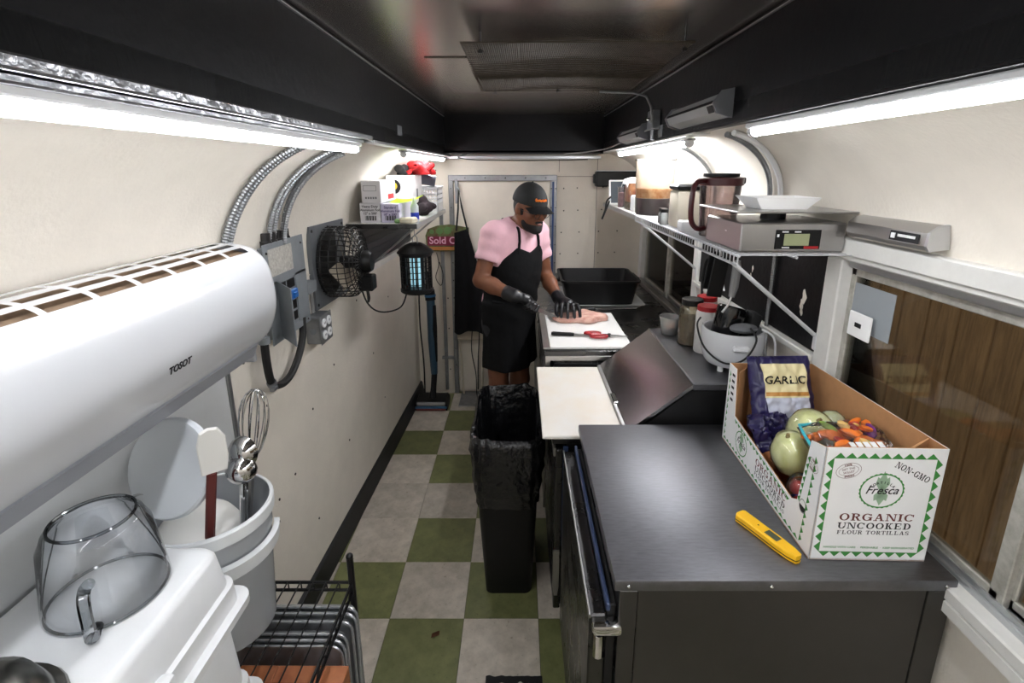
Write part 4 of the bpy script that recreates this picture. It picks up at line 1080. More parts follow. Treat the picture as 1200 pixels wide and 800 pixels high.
# pitcher with red lid
def can(o, c, prof, name, m, n=24): return part(name, B().lathe(prof, c, n), m, o)
pc = thing('plastic_pitcher', 'smoky plastic pitcher with dark red lid and handle', 'pitcher', (.70, 1.79, RZ))
cc = (.705, 1.79, RZ)
smoky = clear('smoky_plastic', (228, 220, 218), .05, .06, haze=.12, hazergb=(196, 176, 174))
dred = mat('dark_red_plastic', (66, 11, 18), .3)
can(pc, cc, [(0, .001), (.058, .001), (.06, .006), (.07, .18), (.0695, .18), (.0595, .008), (0, .006)], 'pitcher_body', smoky)
can(pc, cc, [(.066, .176), (.075, .176), (.076, .2), (.07, .204), (0, .204)], 'lid', dred)
can(pc, cc, [(.05, .204), (.06, .206), (.06, .216), (0, .218)], 'lid_top', blackplastic)
part('handle', B().tube(spline([(.645, 1.76, RZ + .192), (.60, 1.735, RZ + .185), (.588, 1.73, RZ + .13), (.592, 1.732, RZ + .06), (.62, 1.75, RZ + .03), (.65, 1.765, RZ + .03)], 5), .009, 8), dred, pc)
part('spout', B().box(.765, .79, 1.78, 1.80, RZ + .18, RZ + .203, .004), blackplastic, pc)
# pale canister behind the pitcher
o = thing('pale_canister', 'beige square canister with black lid behind the pitcher', 'canister', (.67, 2.05, RZ))
part('body', B().box(.625, .735, 2.0, 2.12, RZ + .001, RZ + .15, .012, seg=2), mat('beige_canister', (212, 204, 186), .5), o)
part('lid', B().box(.622, .738, 1.997, 2.123, RZ + .15, RZ + .172, .008), blackplastic, o)
solo('white_tub', B().box(.615, .665, 1.90, 1.96, RZ + .001, RZ + .04, .008, seg=2), whiteplastic, 'small white tub at the shelf edge below the beige canister', 'tub')
for x, y, lab in ((.622, 2.16, 'little glass jar with dark lid next to the beige canister'), (.632, 2.22, 'little glass jar with dark lid against the sauce tub')):
    o = thing('small_jar', lab, 'jar', (x, y, RZ), group='small jars on the wire shelf')
    can(o, (x, y, RZ), [(0, .001), (.018, .001), (.02, .005), (.02, .045), (.015, .052)], 'jar_body', clear('jar_glass', (225, 228, 226), .08, .03, haze=.3), 14)
    can(o, (x, y, RZ), [(.017, .052), (.017, .066), (0, .067)], 'lid', blackplastic, 14)
# tall tub of orange sauce, half full
o = thing('sauce_tub', 'tall clear food tub half full of dark sauce with orange film', 'food tub', (.72, 2.65, RZ))
cc = (.704, 2.66, RZ); R_ = .095
can(o, cc, [(0, .001), (R_ - .008, .001), (R_ - .003, .01), (R_ + .004, .275), (R_ + .010, .275), (R_ + .010, .282), (R_ + .001, .282)], 'tub', clear('frosted_tub', (248, 246, 242), .03, .12, haze=.05, hazergb=(245, 240, 230)), 28)
can(o, cc, [(0, .003), (R_ - .009, .003), (R_ - .005, .085), (0, .086)], 'dark_sauce', mat('dark_sauce', (70, 52, 60), .4), 28)
can(o, cc, [(R_ - .0065, .0865), (R_ - .0045, .0865), (R_ - .001, .135), (R_ - .003, .135)], 'orange_film', mat('orange_film', (236, 150, 60), .5, var=.25, vscale=25, rgb2=(248, 214, 160)), 28)
can(o, cc, [(R_ - .003, .1355), (R_ - .001, .1355), (R_ + .0015, .272), (R_ - .0005, .272)], 'milky_wall', clear('milky_wall', (250, 244, 234), .03, .2, haze=.55, hazergb=(250, 240, 222)), 28)
# square jar of orange pickles with a cloth lid
o = thing('pickle_tub', 'square tub of orange relish covered with white film', 'food tub', (.69, 3.0, RZ))
part('tub', B().box(.625, .755, 2.92, 3.06, RZ + .001, RZ + .17, .012, seg=2), clear('clear_square', (235, 230, 222), .08, .05, haze=.1), o)
part('relish', B().box(.63, .75, 2.925, 3.055, RZ + .045, RZ + .155, .01, seg=2), mat('orange_relish', (206, 84, 30), .5, var=.35, vscale=30, rgb2=(240, 170, 90)), o)
part('green_layer', B().box(.631, .749, 2.926, 3.054, RZ + .006, RZ + .044, .008), mat('olive_relish', (120, 106, 60), .5, var=.3, vscale=40), o)
b = B().grid(lambda u, v: (.615 + .15 * u, 2.91 + .16 * v, RZ + .175 + .012 * math.sin(u * 5) * math.sin(v * 4) - .03 * (abs(u - .5) > .46) - .02 * (abs(v - .5) > .46)), 14, 14, .002)
part('film_cover', b, mat('white_film', (240, 240, 236), .4), o, smooth=60)
o = thing('white_tub', 'white lidded tub on the shelf between pickle tub and sauce tub', 'tub', (.66, 2.84, RZ))
part('body', B().box(.63, .72, 2.80, 2.88, RZ + .001, RZ + .09, .01, seg=2), whiteplastic, o)
o = thing('spice_tub', 'clear tub of pink crystals beside the propped tablet', 'tub', (.665, 3.18, RZ))
part('tub', B().lathe([(0, .001), (.045, .001), (.05, .12), (.053, .125), (0, .128)], (.665, 3.18, RZ), 20), clear('spice_clear', (232, 226, 226), .08, .05, haze=.2), o)
part('crystals', B().lathe([(0, .004), (.043, .004), (.046, .09), (0, .095)], (.665, 3.18, RZ), 20), mat('pink_crystal', (190, 140, 140), .6, var=.4, vscale=60), o)
o = thing('tablet', 'white framed tablet propped upright at the far end of the wire shelf', 'tablet', (.67, 3.42, RZ))
Mx = Matrix.Translation((.665, 3.40, RZ + .001)) @ Matrix.Rotation(math.radians(8), 4, 'Z') @ Matrix.Rotation(math.radians(-10), 4, 'X')
part('casing', B().box(-.06, .12, 0, .012, .0, .165, .006, M=Mx), whiteplastic, o)
part('screen', B().box(-.05, .11, -.0012, .0005, .012, .153, M=Mx), mat('screen_glass', (52, 64, 74), .1), o)
solo('charging_cable', B().tube(spline([(.60, 3.30, RZ + .06), (.575, 3.32, RZ + .03), (.568, 3.33, RZ - .03), (.55, 3.34, RZ - .09), (.575, 3.33, RZ - .02), (.59, 3.31, RZ + .03)], 5), .006, 6), blackrubber, 'black charger cord bunched over the shelf end by the tablet', 'cord')
o = thing('wall_speaker', 'long black bar fixed to the end wall above the tablet', 'speaker bar', (.70, 3.8, 1.66))
part('bar', B().box(.565, .93, 3.74, YB - .004, 1.665, 1.775, .008), blackplastic, o)
part('white_top', B().box(.57, .92, 3.738, 3.80, 1.775, 1.781, .002), whiteplastic, o)
part('side_clip', B().box(.548, .567, 3.75, 3.80, 1.69, 1.755, .004), blackplastic, o)

# counter by the black panel ------------------------------------------------
TZ = 1.0772
o = thing('deli_cup', 'clear deli cup with orange residue on the steel ledge', 'cup', (.675, 2.13, TZ))
can(o, (.672, 2.13, TZ), [(0, .0005), (.034, .0005), (.036, .003), (.045, .075), (.049, .076), (.049, .08), (.044, .08), (.0345, .005), (0, .004)], 'cup', clear('deli_plastic', (232, 230, 228), .06, .1, haze=.4), 20)
can(o, (.672, 2.13, TZ), [(0, .0045), (.0335, .0045), (.038, .038), (0, .04)], 'residue', mat('orange_residue', (196, 140, 104), .6), 20)
o = thing('spice_jar', 'plastic jar of dark brown spice with black lid', 'jar', (.717, 2.0, TZ))
can(o, (.718, 2.0, TZ), [(0, .0005), (.046, .0005), (.05, .005), (.05, .145), (.044, .165), (.040, .17), (0, .17)], 'jar_body', clear('jar_clear', (226, 220, 200), .06, .06, haze=.2, hazergb=(214, 204, 170)), 22)
can(o, (.718, 2.0, TZ), [(0, .004), (.0455, .004), (.0465, .115), (0, .12)], 'brown_spice', mat('brown_spice', (92, 66, 42), .9, var=.3, vscale=50), 22)
can(o, (.718, 2.0, TZ), [(.043, .17), (.043, .192), (.038, .195), (0, .195)], 'lid', blackplastic, 22)
for i, (x, y, lab) in enumerate(((.80, 2.06, 'red lidded white jar behind the brown spice jar'), (.748, 1.905, 'red lidded white jar hiding behind the rice cooker'))):
    o = thing('seasoning_jar', lab, 'jar', (x, y, TZ), group='red lidded jars')
    can(o, (x, y, TZ), [(0, .0005), (.042, .0005), (.044, .004), (.044, .16), (.04, .172), (0, .172)], 'jar_body', mat('white_label', (210, 208, 204), .5, var=.1, vscale=30), o and 20)
    part('print', B().box(x - .006, x - .002, y - .0452, y - .043, TZ + .03, TZ + .12).box(x - .03, x - .024, y - .04, y - .034, TZ + .05, TZ + .13), inkblack, o)
    can(o, (x, y, TZ), [(.041, .172), (.041, .19), (0, .192)], 'lid', redp, 20)
# rice cooker with odds and ends inside
CX, CY = .785, 1.75
rc = thing('rice_cooker', 'white rice cooker without lid holding black utensils', 'rice cooker', (CX, CY, TZ))
can(rc, (CX, CY, TZ), [(0, .02), (.085, .02), (.094, .03), (.104, .06), (.109, .09), (.109, .142), (.106, .149), (.1, .149), (.097, .142), (.096, .05), (0, .045)], 'pot_body', whitegloss, 32)
for a in (0.6, 2.2, 3.9, 5.4): part('foot', B().cyl((CX + .075 * math.cos(a), CY + .075 * math.sin(a), TZ + .0005), (CX + .075 * math.cos(a), CY + .075 * math.sin(a), TZ + .028), .01, n=10), whiteplastic, rc)
part('side_handle', B().box(-.028, .028, -.126, -.104, .095, .117, .006, M=Matrix.Translation((CX, CY, TZ)) @ Matrix.Rotation(math.radians(-8), 4, 'Z')), whiteplastic, rc)
part('power_cord', B().tube(spline([(CX + .02, CY - .09, TZ + .175), (CX + .03, CY - .122, TZ + .14), (CX - .01, CY - .132, TZ + .075), (CX - .07, CY - .112, TZ + .055), (CX - .118, CY - .05, TZ + .09), (CX - .125, CY + .02, TZ + .15), (CX - .10, CY + .06, TZ + .17)], 6), .0035, 6), blackrubber, rc)
part('white_cord', B().tube(spline([(CX + .07, CY - .07, TZ + .165), (CX + .105, CY - .09, TZ + .14), (CX + .125, CY - .075, TZ + .06), (CX + .13, CY - .06, TZ + .006)], 6), .004, 6), whiteplastic, rc)
o = thing('black_tumbler', 'glossy black tumbler leaning inside the rice cooker', 'tumbler', (CX - .04, CY + .01, TZ + .05))
Mt = Matrix.Translation((CX - .035, CY + .01, TZ + .06)) @ Matrix.Rotation(math.radians(14), 4, 'Y') @ Matrix.Rotation(math.radians(-6), 4, 'X')
part('tumbler_body', B().lathe([(0, 0), (.04, 0), (.052, .02), (.055, .16), (.05, .165), (.048, .16), (.04, .02), (0, .015)], n=22, M=Mt), mat('glossy_black', (12, 12, 14), .12, coat=.5), o)
o = thing('black_pot_lid', 'black pan tilted inside the rice cooker under the shelf', 'pan', (CX + .04, CY + .02, TZ + .06))
Mt = Matrix.Translation((CX + .035, CY + .03, TZ + .08)) @ Matrix.Rotation(math.radians(16), 4, 'Y')
part('pan_body', B().box(-.008, .034, -.045, .03, 0, .13, .012, M=Mt, seg=2), blackmatte, o)
part('grey_pad', B().sphere((CX + .01, CY - .06, TZ + .165), (.05, .03, .018), 14, 8), greyplastic, o)
for i, (x, y, lab) in enumerate(((.66, 1.69, 'black turner hanging from the wire shelf next to the grey handle'), (.685, 1.80, 'black turner hanging from the wire shelf behind the other turner'))):
    o = thing('hanging_turner', lab, 'utensil', (x, y, 1.3), group='turners under the wire shelf')
    part('turner_blade', B().box(x - .004, x + .05, y - .003, y + .003, 1.36, 1.50, .003, M=Matrix.Translation((x, y, 1.4)) @ Matrix.Rotation(.12, 4, 'Y') @ Matrix.Translation((-x, -y, -1.4))), blackplastic, o)
    part('turner_hook', B().tube([(x + .03, y, 1.50), (x + .03, y, 1.535), (x + .035, y, 1.548)], .003, 6), steel, o)
o = thing('hanging_brush', 'grey handled tool hanging from the wire shelf over the rice cooker', 'utensil', (.74, 1.66, 1.3))
part('handle', B().tube([(.733, 1.66, 1.49), (.735, 1.66, 1.46), (.732, 1.66, 1.40), (.727, 1.66, 1.365)], [.012, .0145, .0145, .010], 10), mat('grey_grip', (136, 136, 136), .5), o)
part('hook', B().tube([(.735, 1.66, 1.49), (.735, 1.66, 1.555)], .003, 6), steel, o)
part('shaft', B().tube([(.727, 1.66, 1.366), (.715, 1.66, 1.33), (.70, 1.66, 1.31)], .004, 6), steel, o)
# cables on the black panel
flex('flexible_conduit', spline([(.93, 1.80, 1.535), (.932, 1.80, 1.40), (.93, 1.80, 1.25), (.925, 1.78, 1.16), (.90, 1.72, 1.09)], 8), .008, galv, 'armoured metal conduit running down the black panel behind the rice cooker', 'conduit')
o = thing('appliance_cord', 'black cord looping at the window corner behind the red lidded jars', 'cord', (.90, 2.4, 1.15))
part('cord', B().tube(spline([(.92, 2.42, 1.10), (.915, 2.44, 1.25), (.91, 2.40, 1.36), (.905, 2.33, 1.38), (.90, 2.30, 1.30), (.90, 2.28, 1.15)], 6), .007, 6), blackrubber, o)
solo('white_cable', B().tube(spline([(.935, 2.36, 1.55), (.936, 2.3, 1.4), (.936, 2.22, 1.25)], 6), .004, 6), whiteplastic, 'white cable running down the black panel by the window frame', 'cable')

# aluminium roller case above the near window
o = thing('roller_case', 'brushed aluminium bracket case with small black sticker above the window frame', 'bracket', (.92, 1.3, 1.6))
part('case', B().prism([(.947, 1.618), (.905, 1.612), (.897, 1.622), (.900, 1.65), (.918, 1.664), (.938, 1.668)], 'y', 1.10, 1.375), steel, o)
part('end_cap', B().prism([(.947, 1.616), (.903, 1.610), (.895, 1.622), (.898, 1.652), (.917, 1.666), (.938, 1.670)], 'y', 1.092, 1.10), alum, o)
part('sticker', B().prism([(.8965, 1.624), (.8985, 1.646), (.8975, 1.646), (.8955, 1.624)], 'y', 1.12, 1.21), inkblack, o)
b = B()
for k in range(9): b.box(.8945, .8975, 1.13 + k * .006, 1.1345 + k * .006, 1.634, 1.640)
part('sticker_print', b.box(.8945, .8975, 1.192, 1.204, 1.629, 1.641), white_ink, o, smooth=0)
# taped card and grey sheet on the glass
o = thing('door_sensor', 'white card with dark chip taped on the window glass', 'card', (.95, 1.33, 1.35))
part('card', B().box(.944, .95, 1.285, 1.375, 1.33, 1.40, .002), papercard, o)
part('chip', B().box(.9425, .9445, 1.32, 1.345, 1.36, 1.372), inkblack, o)
solo('paper_sheet', B().box(.964, .966, 1.24, 1.40, 1.345, 1.475), mat('grey_paper', (150, 156, 160), .7), 'grey sheet of paper stuck on the glass behind the white card', 'paper')
o = thing('blue_barrel', 'blue plastic bin standing outside behind the wide sliding window', 'bin', (1.36, .79, -.6))
part('bin_wall', shell(B(), [(1.22, 1.52, .64, .94, -.6), (1.2, 1.55, .61, .97, .72), (1.185, 1.565, .595, .985, .74), (1.185, 1.565, .595, .985, .77), (1.21, 1.54, .62, .96, .77), (1.24, 1.5, .66, .92, -.5)], .05), mat('barrel_blue', (30, 70, 120), .4), o)
# ================================================================ black wire shelving with the washed containers
HZ = .652
wk = thing('wire_rack', 'black wire shelving unit holding the white tubs', 'shelving', (-.67, .62, 0))
RX0, RX1, RY0, RY1 = -.875, -.475, -.2, 1.185
for x in (RX0, RX1):
    for y in (RY0, RY1):
        part('post', B().cyl((x, y, 0), (x, y, .735), .0095, n=10).sphere((x, y, .735), .0105, 10, 6), blackwire, wk)
def wshelf(z, n):
    b = B()
    for x in (RX0, RX1):
        b.tube([(x, RY0, z - .004), (x, RY1, z - .004)], .0045, 6).tube([(x, RY0, z - .034), (x, RY1, z - .034)], .0045, 6)
        zz = [(x, RY0 + (RY1 - RY0) * i / 36, z - .004 - .03 * (i % 2)) for i in range(37)]; b.tube(zz, .0025, 5)
    for y in (RY0, RY1): b.tube([(RX0, y, z - .004), (RX1, y, z - .004)], .0045, 6).tube([(RX0, y, z - .030), (RX1, y, z - .030)], .0045, 6)
    for i in range(1, 4): y = RY0 + (RY1 - RY0) * i / 4; b.tube([(RX0, y, z - .006), (RX1, y, z - .006)], .0035, 5)
    fr = part('shelf_frame', b, blackwire, wk)
    for i in range(1, n):
        x = RX0 + (RX1 - RX0) * i / n
        part('shelf_wire', B().tube([(x, RY0, z - .002), (x, RY1, z - .002), (x, RY1 + .001, z - .028)], .0021, 5), blackwire, wk)
wshelf(HZ, 11); wshelf(.14, 11)
# sheet pans standing on the lower shelf
def sheetpan(label, y, x1, tilt, top):
    w_, h_ = .355, top - .142
    x0 = x1 - w_
    o = thing('sheet_pan', label, 'baking tray', ((x0 + x1) / 2, y, .142), (tilt, 0, 0), 'sheet pans on the wire rack')
    r = .035
    def rr(g, yy): return [(p[0], yy, p[1]) for p in rrect(-w_ / 2 + g, w_ / 2 - g, g + .001, h_ - g, max(.008, r - g))]
    part('pan', B().loft([rr(.016, .020), rr(.004, .001), rr(.0, -.001), rr(.0, -.006), rr(.005, -.006), rr(.008, -.001), rr(.019, .017)]), galvpan, o, local=True)
    return o
galvpan = mat('pan_aluminium', (196, 198, 201), .35, .7, var=.08, vscale=14)
for i, (y, x1, top) in enumerate(((1.135, -.448, .610), (1.118, -.446, .606), (1.098, -.450, .600), (1.070, -.456, .59), (1.055, -.458, .586), (1.041, -.460, .582))):
    sheetpan(['sixth and last aluminium sheet pan counted from the wooden board', 'fifth aluminium sheet pan counted from the wooden board', 'fourth aluminium sheet pan counted from the wooden board', 'third aluminium sheet pan counted from the wooden board', 'second aluminium sheet pan counted from the wooden board', 'aluminium sheet pan standing directly behind the wooden board'][i], y, x1, -.02, top)
wd = mat('oiled_wood', (150, 84, 48), .45, var=.25, vscale=7, stretch=(1, 1, 9), rgb2=(178, 112, 70))
ob = thing('wooden_board', 'thick oiled wood chopping board standing in the wire rack', 'chopping board', (-.63, .965, .142))
for k in range(7):
    x0 = -.83 + k * .058
    part('stave', B().box(x0, x0 + .0575, .945, .99, .142, .588 - .0003 * k, .0015), wd, ob)

# two white tubs, upside down
def tub(label, z0, z1, gx, mm):
    o = thing('upturned_tub', label, 'tub', (-.75, .56, z0), group='upturned white tubs')
    X0, X1, Y0, Y1 = -.905 + gx, -.598, .22, .868
    t = .0
    part('tub_body', shell(B(), [(X0 - .0, X1 + .028, Y0 - .02, Y1 + .026, z0 + .003), (X0 - .0, X1 + .03, Y0 - .022, Y1 + .028, z0), (X0 - .0, X1 + .03, Y0 - .022, Y1 + .028, z0 + .016),
         (X0 + .0, X1 + .014, Y0 - .005, Y1 + .012, z0 + .018), (X0 + .004, X1 + .012, Y0 - .004, Y1 + .010, z0 + .06), (X0 + .010, X1 + .004, Y0, Y1 + .003, z0 + .064), (X0 + .016, X1 - .004, Y0 + .006, Y1 - .004, z1 - .014), (X0 + .022, X1 - .010, Y0 + .012, Y1 - .010, z1 - .004), (X0 + .032, X1 - .02, Y0 + .02, Y1 - .02, z1)], .035), mm, o, smooth=50)
    part('grip', B().box(X1 + .0, X1 + .03, .44, .66, z0 + .012, z0 + .075, .012, seg=2), mm, o)
    part('grip', B().box(X1 - .16, X1 - .05, Y1 - .01, Y1 + .024, z0 + .012, z0 + .075, .012, seg=2), mm, o)
    return o
tub('white plastic tub upside down under the other upturned tub', HZ + .001, .90, .0, tubplastic)
tub('white plastic tub upside down carrying the clear measuring jug', .8725 + .03, 1.05, .0, tubplastic)

# clear measuring jug, upside down
jg = thing('measuring_jug', 'clear plastic measuring jug upside down on the white tub', 'jug', (-.742, .728, 1.0505))
jc = (-.735, .745, 1.0505)
jclear = clear('jug_plastic', (250, 251, 252), .02, .04, haze=.04)
part('jug_body', B().lathe([(.088, 0), (.0885, .004), (.086, .03), (.077, .125), (.070, .146), (.060, .154), (.054, .149), (.0, .148)], jc, 40), jclear, jg)
part('jug_inner', B().lathe([(.0925, 0.001), (.090, .03), (.080, .123), (.070, .144), (.0, .145)], jc, 40), jclear, jg)
part('rim_bead', B().tube([(jc[0] + .088 * math.cos(2 * PI * i / 40), jc[1] + .088 * math.sin(2 * PI * i / 40), 1.053) for i in range(40)], .0025, 6, closed=True), clear('jug_edge', (226, 229, 232), .05, .05), jg)
part('base_bead', B().tube([(jc[0] + .061 * math.cos(2 * PI * i / 40), jc[1] + .061 * math.sin(2 * PI * i / 40), 1.205) for i in range(40)], .0028, 6, closed=True), clear('jug_edge', (226, 229, 232), .05, .05), jg)
ha = math.radians(-62)
hd = Vector((math.cos(ha), math.sin(ha), 0)); h0 = Vector(jc)
hpts = [h0 + hd * .080 + Vector((0, 0, .085)), h0 + hd * .103 + Vector((0, 0, .09)), h0 + hd * .116 + Vector((0, 0, .075)), h0 + hd * .119 + Vector((0, 0, .02)), h0 + hd * .11 + Vector((0, 0, .008)), h0 + hd * .087 + Vector((0, 0, .008))]
part('handle', B().tube(spline([tuple(p) for p in hpts], 4), .009, 10), clear('jug_edge', (226, 229, 232), .05, .05), jg)
# steel bowl upside down at the very edge
o = thing('steel_bowl', 'stainless bowl upside down on the white tub beside the clear jug', 'bowl', (-.735, .50, 1.0505))
part('bowl', B().lathe([(.105, 0), (.108, .004), (.105, .009), (.095, .012), (.08, .05), (.05, .07), (0, .075)], (-.735, .50, 1.0505), 32), mat('bowl_steel', (120, 118, 112), .25, 1.0), o)

# big clear bucket full of utensils
bu = thing('utensil_bucket', 'frosted round food bucket crammed with utensils', 'bucket', (-.745, 1.05, HZ))
KX, KY = -.748, 1.05
bcl = clear('bucket_plastic', (240, 243, 245), .03, .18, haze=.72, hazergb=(232, 236, 240))
part('bucket_wall', B().lathe([(0, .001), (.105, .001), (.112, .008), (.128, .27), (.131, .272), (.131, .305), (.134, .307), (.136, .345), (.133, .345), (.128, .30), (.125, .27), (.109, .01), (0, .006)], (KX, KY, HZ), 40), bcl, bu)
part('rim_band', B().lathe([(.1345, .318), (.140, .318), (.141, .346), (.138, .35), (.132, .35), (.132, .346)], (KX, KY, HZ), 40), mat('milky_rim', (224, 227, 228), .3), bu)
part('grip_band', B().lathe([(.130, .225), (.142, .228), (.146, .262), (.133, .266)], (KX, KY, HZ), 16, a0=-1.1, a1=.5), mat('milky_rim', (224, 227, 228), .3), bu)
# things standing in the bucket
BZ0 = HZ + .01
Mt = frame((KX - .04, KY - .045, HZ + .480), (.97, -.18, .1), (.10, .40, 1)) 
o = thing('round_lid', 'large translucent round lid tilted up in the bucket', 'lid', (KX - .03, KY, HZ + .33))
part('lid_disc', B().lathe([(0, .006), (.105, .006), (.112, .010), (.122, .010), (.127, .004), (.127, -.008), (.123, -.008), (.120, .003), (.105, -.001), (0, -.001)], n=40, M=Mt @ Matrix.Scale(.88, 4)), mat('milky_lid', (214, 219, 223), .35), o)
o = thing('white_bowl', 'white plastic bowl lying on top inside the bucket', 'bowl', (KX, KY - .03, HZ + .26))
Mb = Matrix.Translation((KX - .01, KY - .035, HZ + .29)) @ Matrix.Rotation(.2, 4, 'X') @ Matrix.Rotation(.12, 4, 'Y')
part('bowl', B().lathe([(0, .055), (.05, .05), (.08, .03), (.095, .0), (.097, 0), (.083, .034), (.052, .055), (0, .06)], n=32, M=Mb), mat('ivory_plastic', (232, 231, 226), .35), o)
def stick(o, name, p0, p1, r, m, n=8): return part(name, B().tube([p0, p1], r, n), m, o)
w_ = thing('balloon_whisk', 'wire balloon whisk standing in the bucket', 'whisk', (KX + .07, KY + .06, BZ0))
base = Vector((KX + .065, KY + .085, HZ + .405)); axis = Vector((.15, .06, 1)).normalized()
Mw = frame(base, axis.orthogonal(), axis.cross(axis.orthogonal()))
stick(w_, 'handle', base - axis * .36, base, .010, steel)
for i in range(6):
    a = PI * i / 6; pts = []
    for k in range(17):
        u = k / 16 * PI
        s_ = math.cos(u) * .046 * (math.sin(u) ** .55); hgt = .205 * math.sin(u) ** .9
        pts.append(Mw @ Vector((math.cos(a) * s_ * 1.25, math.sin(a) * s_ * 1.25, hgt)))
    part('wire_loop', B().tube(pts, .0016, 5), chrome, w_)
def ladle(label, base, axis, R, L, m=chrome, face=(0, -1, .3)):
    o = thing('serving_scoop', label, 'scoop', tuple(base))
    base = Vector(base); axis = Vector(axis).normalized()
    stick(o, 'handle', base, base + axis * L, .006, m)
    c_ = base + axis * (L + R * .8)
    Ml = frame(c_, axis, Vector(face)) 
    n_ = Vector(face).normalized()
    side = axis.cross(n_).normalized(); n_ = side.cross(axis).normalized()
    Ml = Matrix((side, axis, n_)).transposed().to_4x4(); Ml.translation = c_
    part('cup', B().lathe([(R, 0), (R * .96, -R * .35), (R * .75, -R * .7), (R * .4, -R * .9), (0, -R * .96), ][::-1] + [(R * .97, 0.002), (R * .9, -R * .33), (R * .7, -R * .62), (0, -R * .86)], n=24, M=Ml), m, o)
    return o
ladle('steel ladle standing in the bucket just below the whisk', (KX + .055, KY - .005, BZ0 + .05), (.10, .05, 1), .037, .40, face=(.3, 1, -.2))
ladle('rounded steel scoop with its back turned, in front of the ladle', (KX + .06, KY - .03, BZ0 + .05), (.1, .05, 1), .034, .37, face=(-.2, 1, .1))
ladle('dark steel ladle leaning out of the bucket towards the wall', (KX - .055, KY - .03, BZ0 + .09), (-.062, -.05, .338), .036, .27, face=(.5, -.5, .5))
o = thing('white_spatula', 'ivory rubber spatula sticking up from the bucket', 'spatula', (KX + .04, KY - .02, BZ0))
Ms = frame((-.655, .958, 1.205), (.75, .6, .0), (.12, -.14, 1))
part('spatula_blade', B().loft([[(p[0] * s_, p[1] * s_, z_) for p in ((-.026, -.06), (.024, -.06), (.029, -.02), (.027, .03), (.014, .056), (-.004, .06), (-.02, .052), (-.028, .02))] for z_, s_ in ((-.004, .93), (0, 1), (.004, .93))], M=Ms), mat('ivory_plastic', (232, 231, 226), .35), o)
part('red_handle', B().box(-.010, .010, -.30, -.055, -.006, .006, .004, M=Ms @ Matrix.Rotation(-.12, 4, 'Z')), mat('dark_red_wood', (92, 34, 30), .5), o)

# ================================================================ tortilla carton with vegetables
TX, TY = .785, 1.21          # centre; local x across, y along
tz = ZT + .0005
bxo = thing('tortilla_carton', 'white printed tortilla carton with cut down sides full of vegetables', 'box', (TX, TY, tz), (0, 0, math.radians(-1.6)))
W, L, H = .1275, .265, .280   # half width, half length, height
th = .004
part('bottom', B().box(-W, W, -L, L, 0, th), kraft, bxo, local=True)
part('front_panel', B().box(-W, W, -L, -L + .0015, 0, H), papercard, bxo, local=True)
part('front_lining', B().box(-W + .001, W - .001, -L + .0015, -L + th, th, H), kraft, bxo, local=True)
part('rear_panel', B().box(-W, W, L - .0015, L, 0, H - .02), papercard, bxo, local=True)
part('rear_lining', B().box(-W + .001, W - .001, L - th, L - .0015, th, H - .02), kraft, bxo, local=True)
side = [(-L, 0), (L, 0), (L, H - .02), (L - .085, H - .02), (L - .085, .105), (L - .1, .09), (-L + .09, .09), (-L + .075, .105), (-L + .06, H - .01), (-L, H)]
side = [(-L, 0), (L, 0), (L, H - .02), (L - .055, H - .02), (L - .075, .115), (-L + .10, .085), (-L + .075, .10), (-L + .055, H - .015), (-L, H)]
part('left_panel', B().prism(side, 'x', -W, -W + .0015), papercard, bxo, local=True)
part('left_lining', B().prism([(y, z) if z > 0 else (y, .001) for y, z in side], 'x', -W + .0015, -W + th), kraft, bxo, local=True)
part('right_panel', B().prism([(-L, 0), (L, 0), (L, H - .02), (-L, H)], 'x', W - .0015, W), papercard, bxo, local=True)
part('right_lining', B().prism([(-L + .001, .001), (L - .001, .001), (L - .001, H - .02), (-L + .001, H)], 'x', W - th, W - .0015), kraft, bxo, local=True)
part('corner_flap', B().prism([(W - .075, -L + th), (W - th, -L + .05), (W - th, -L + .054), (W - .078, -L + .008)], 'z', .05, H - .004), kraft, bxo, local=True)
part('corner_flap', B().prism([(-W + th, L - .07), (-W + .07, L - th), (-W + .066, L - th), (-W + th, L - .066)], 'z', .05, H - .024), kraft, bxo, local=True)
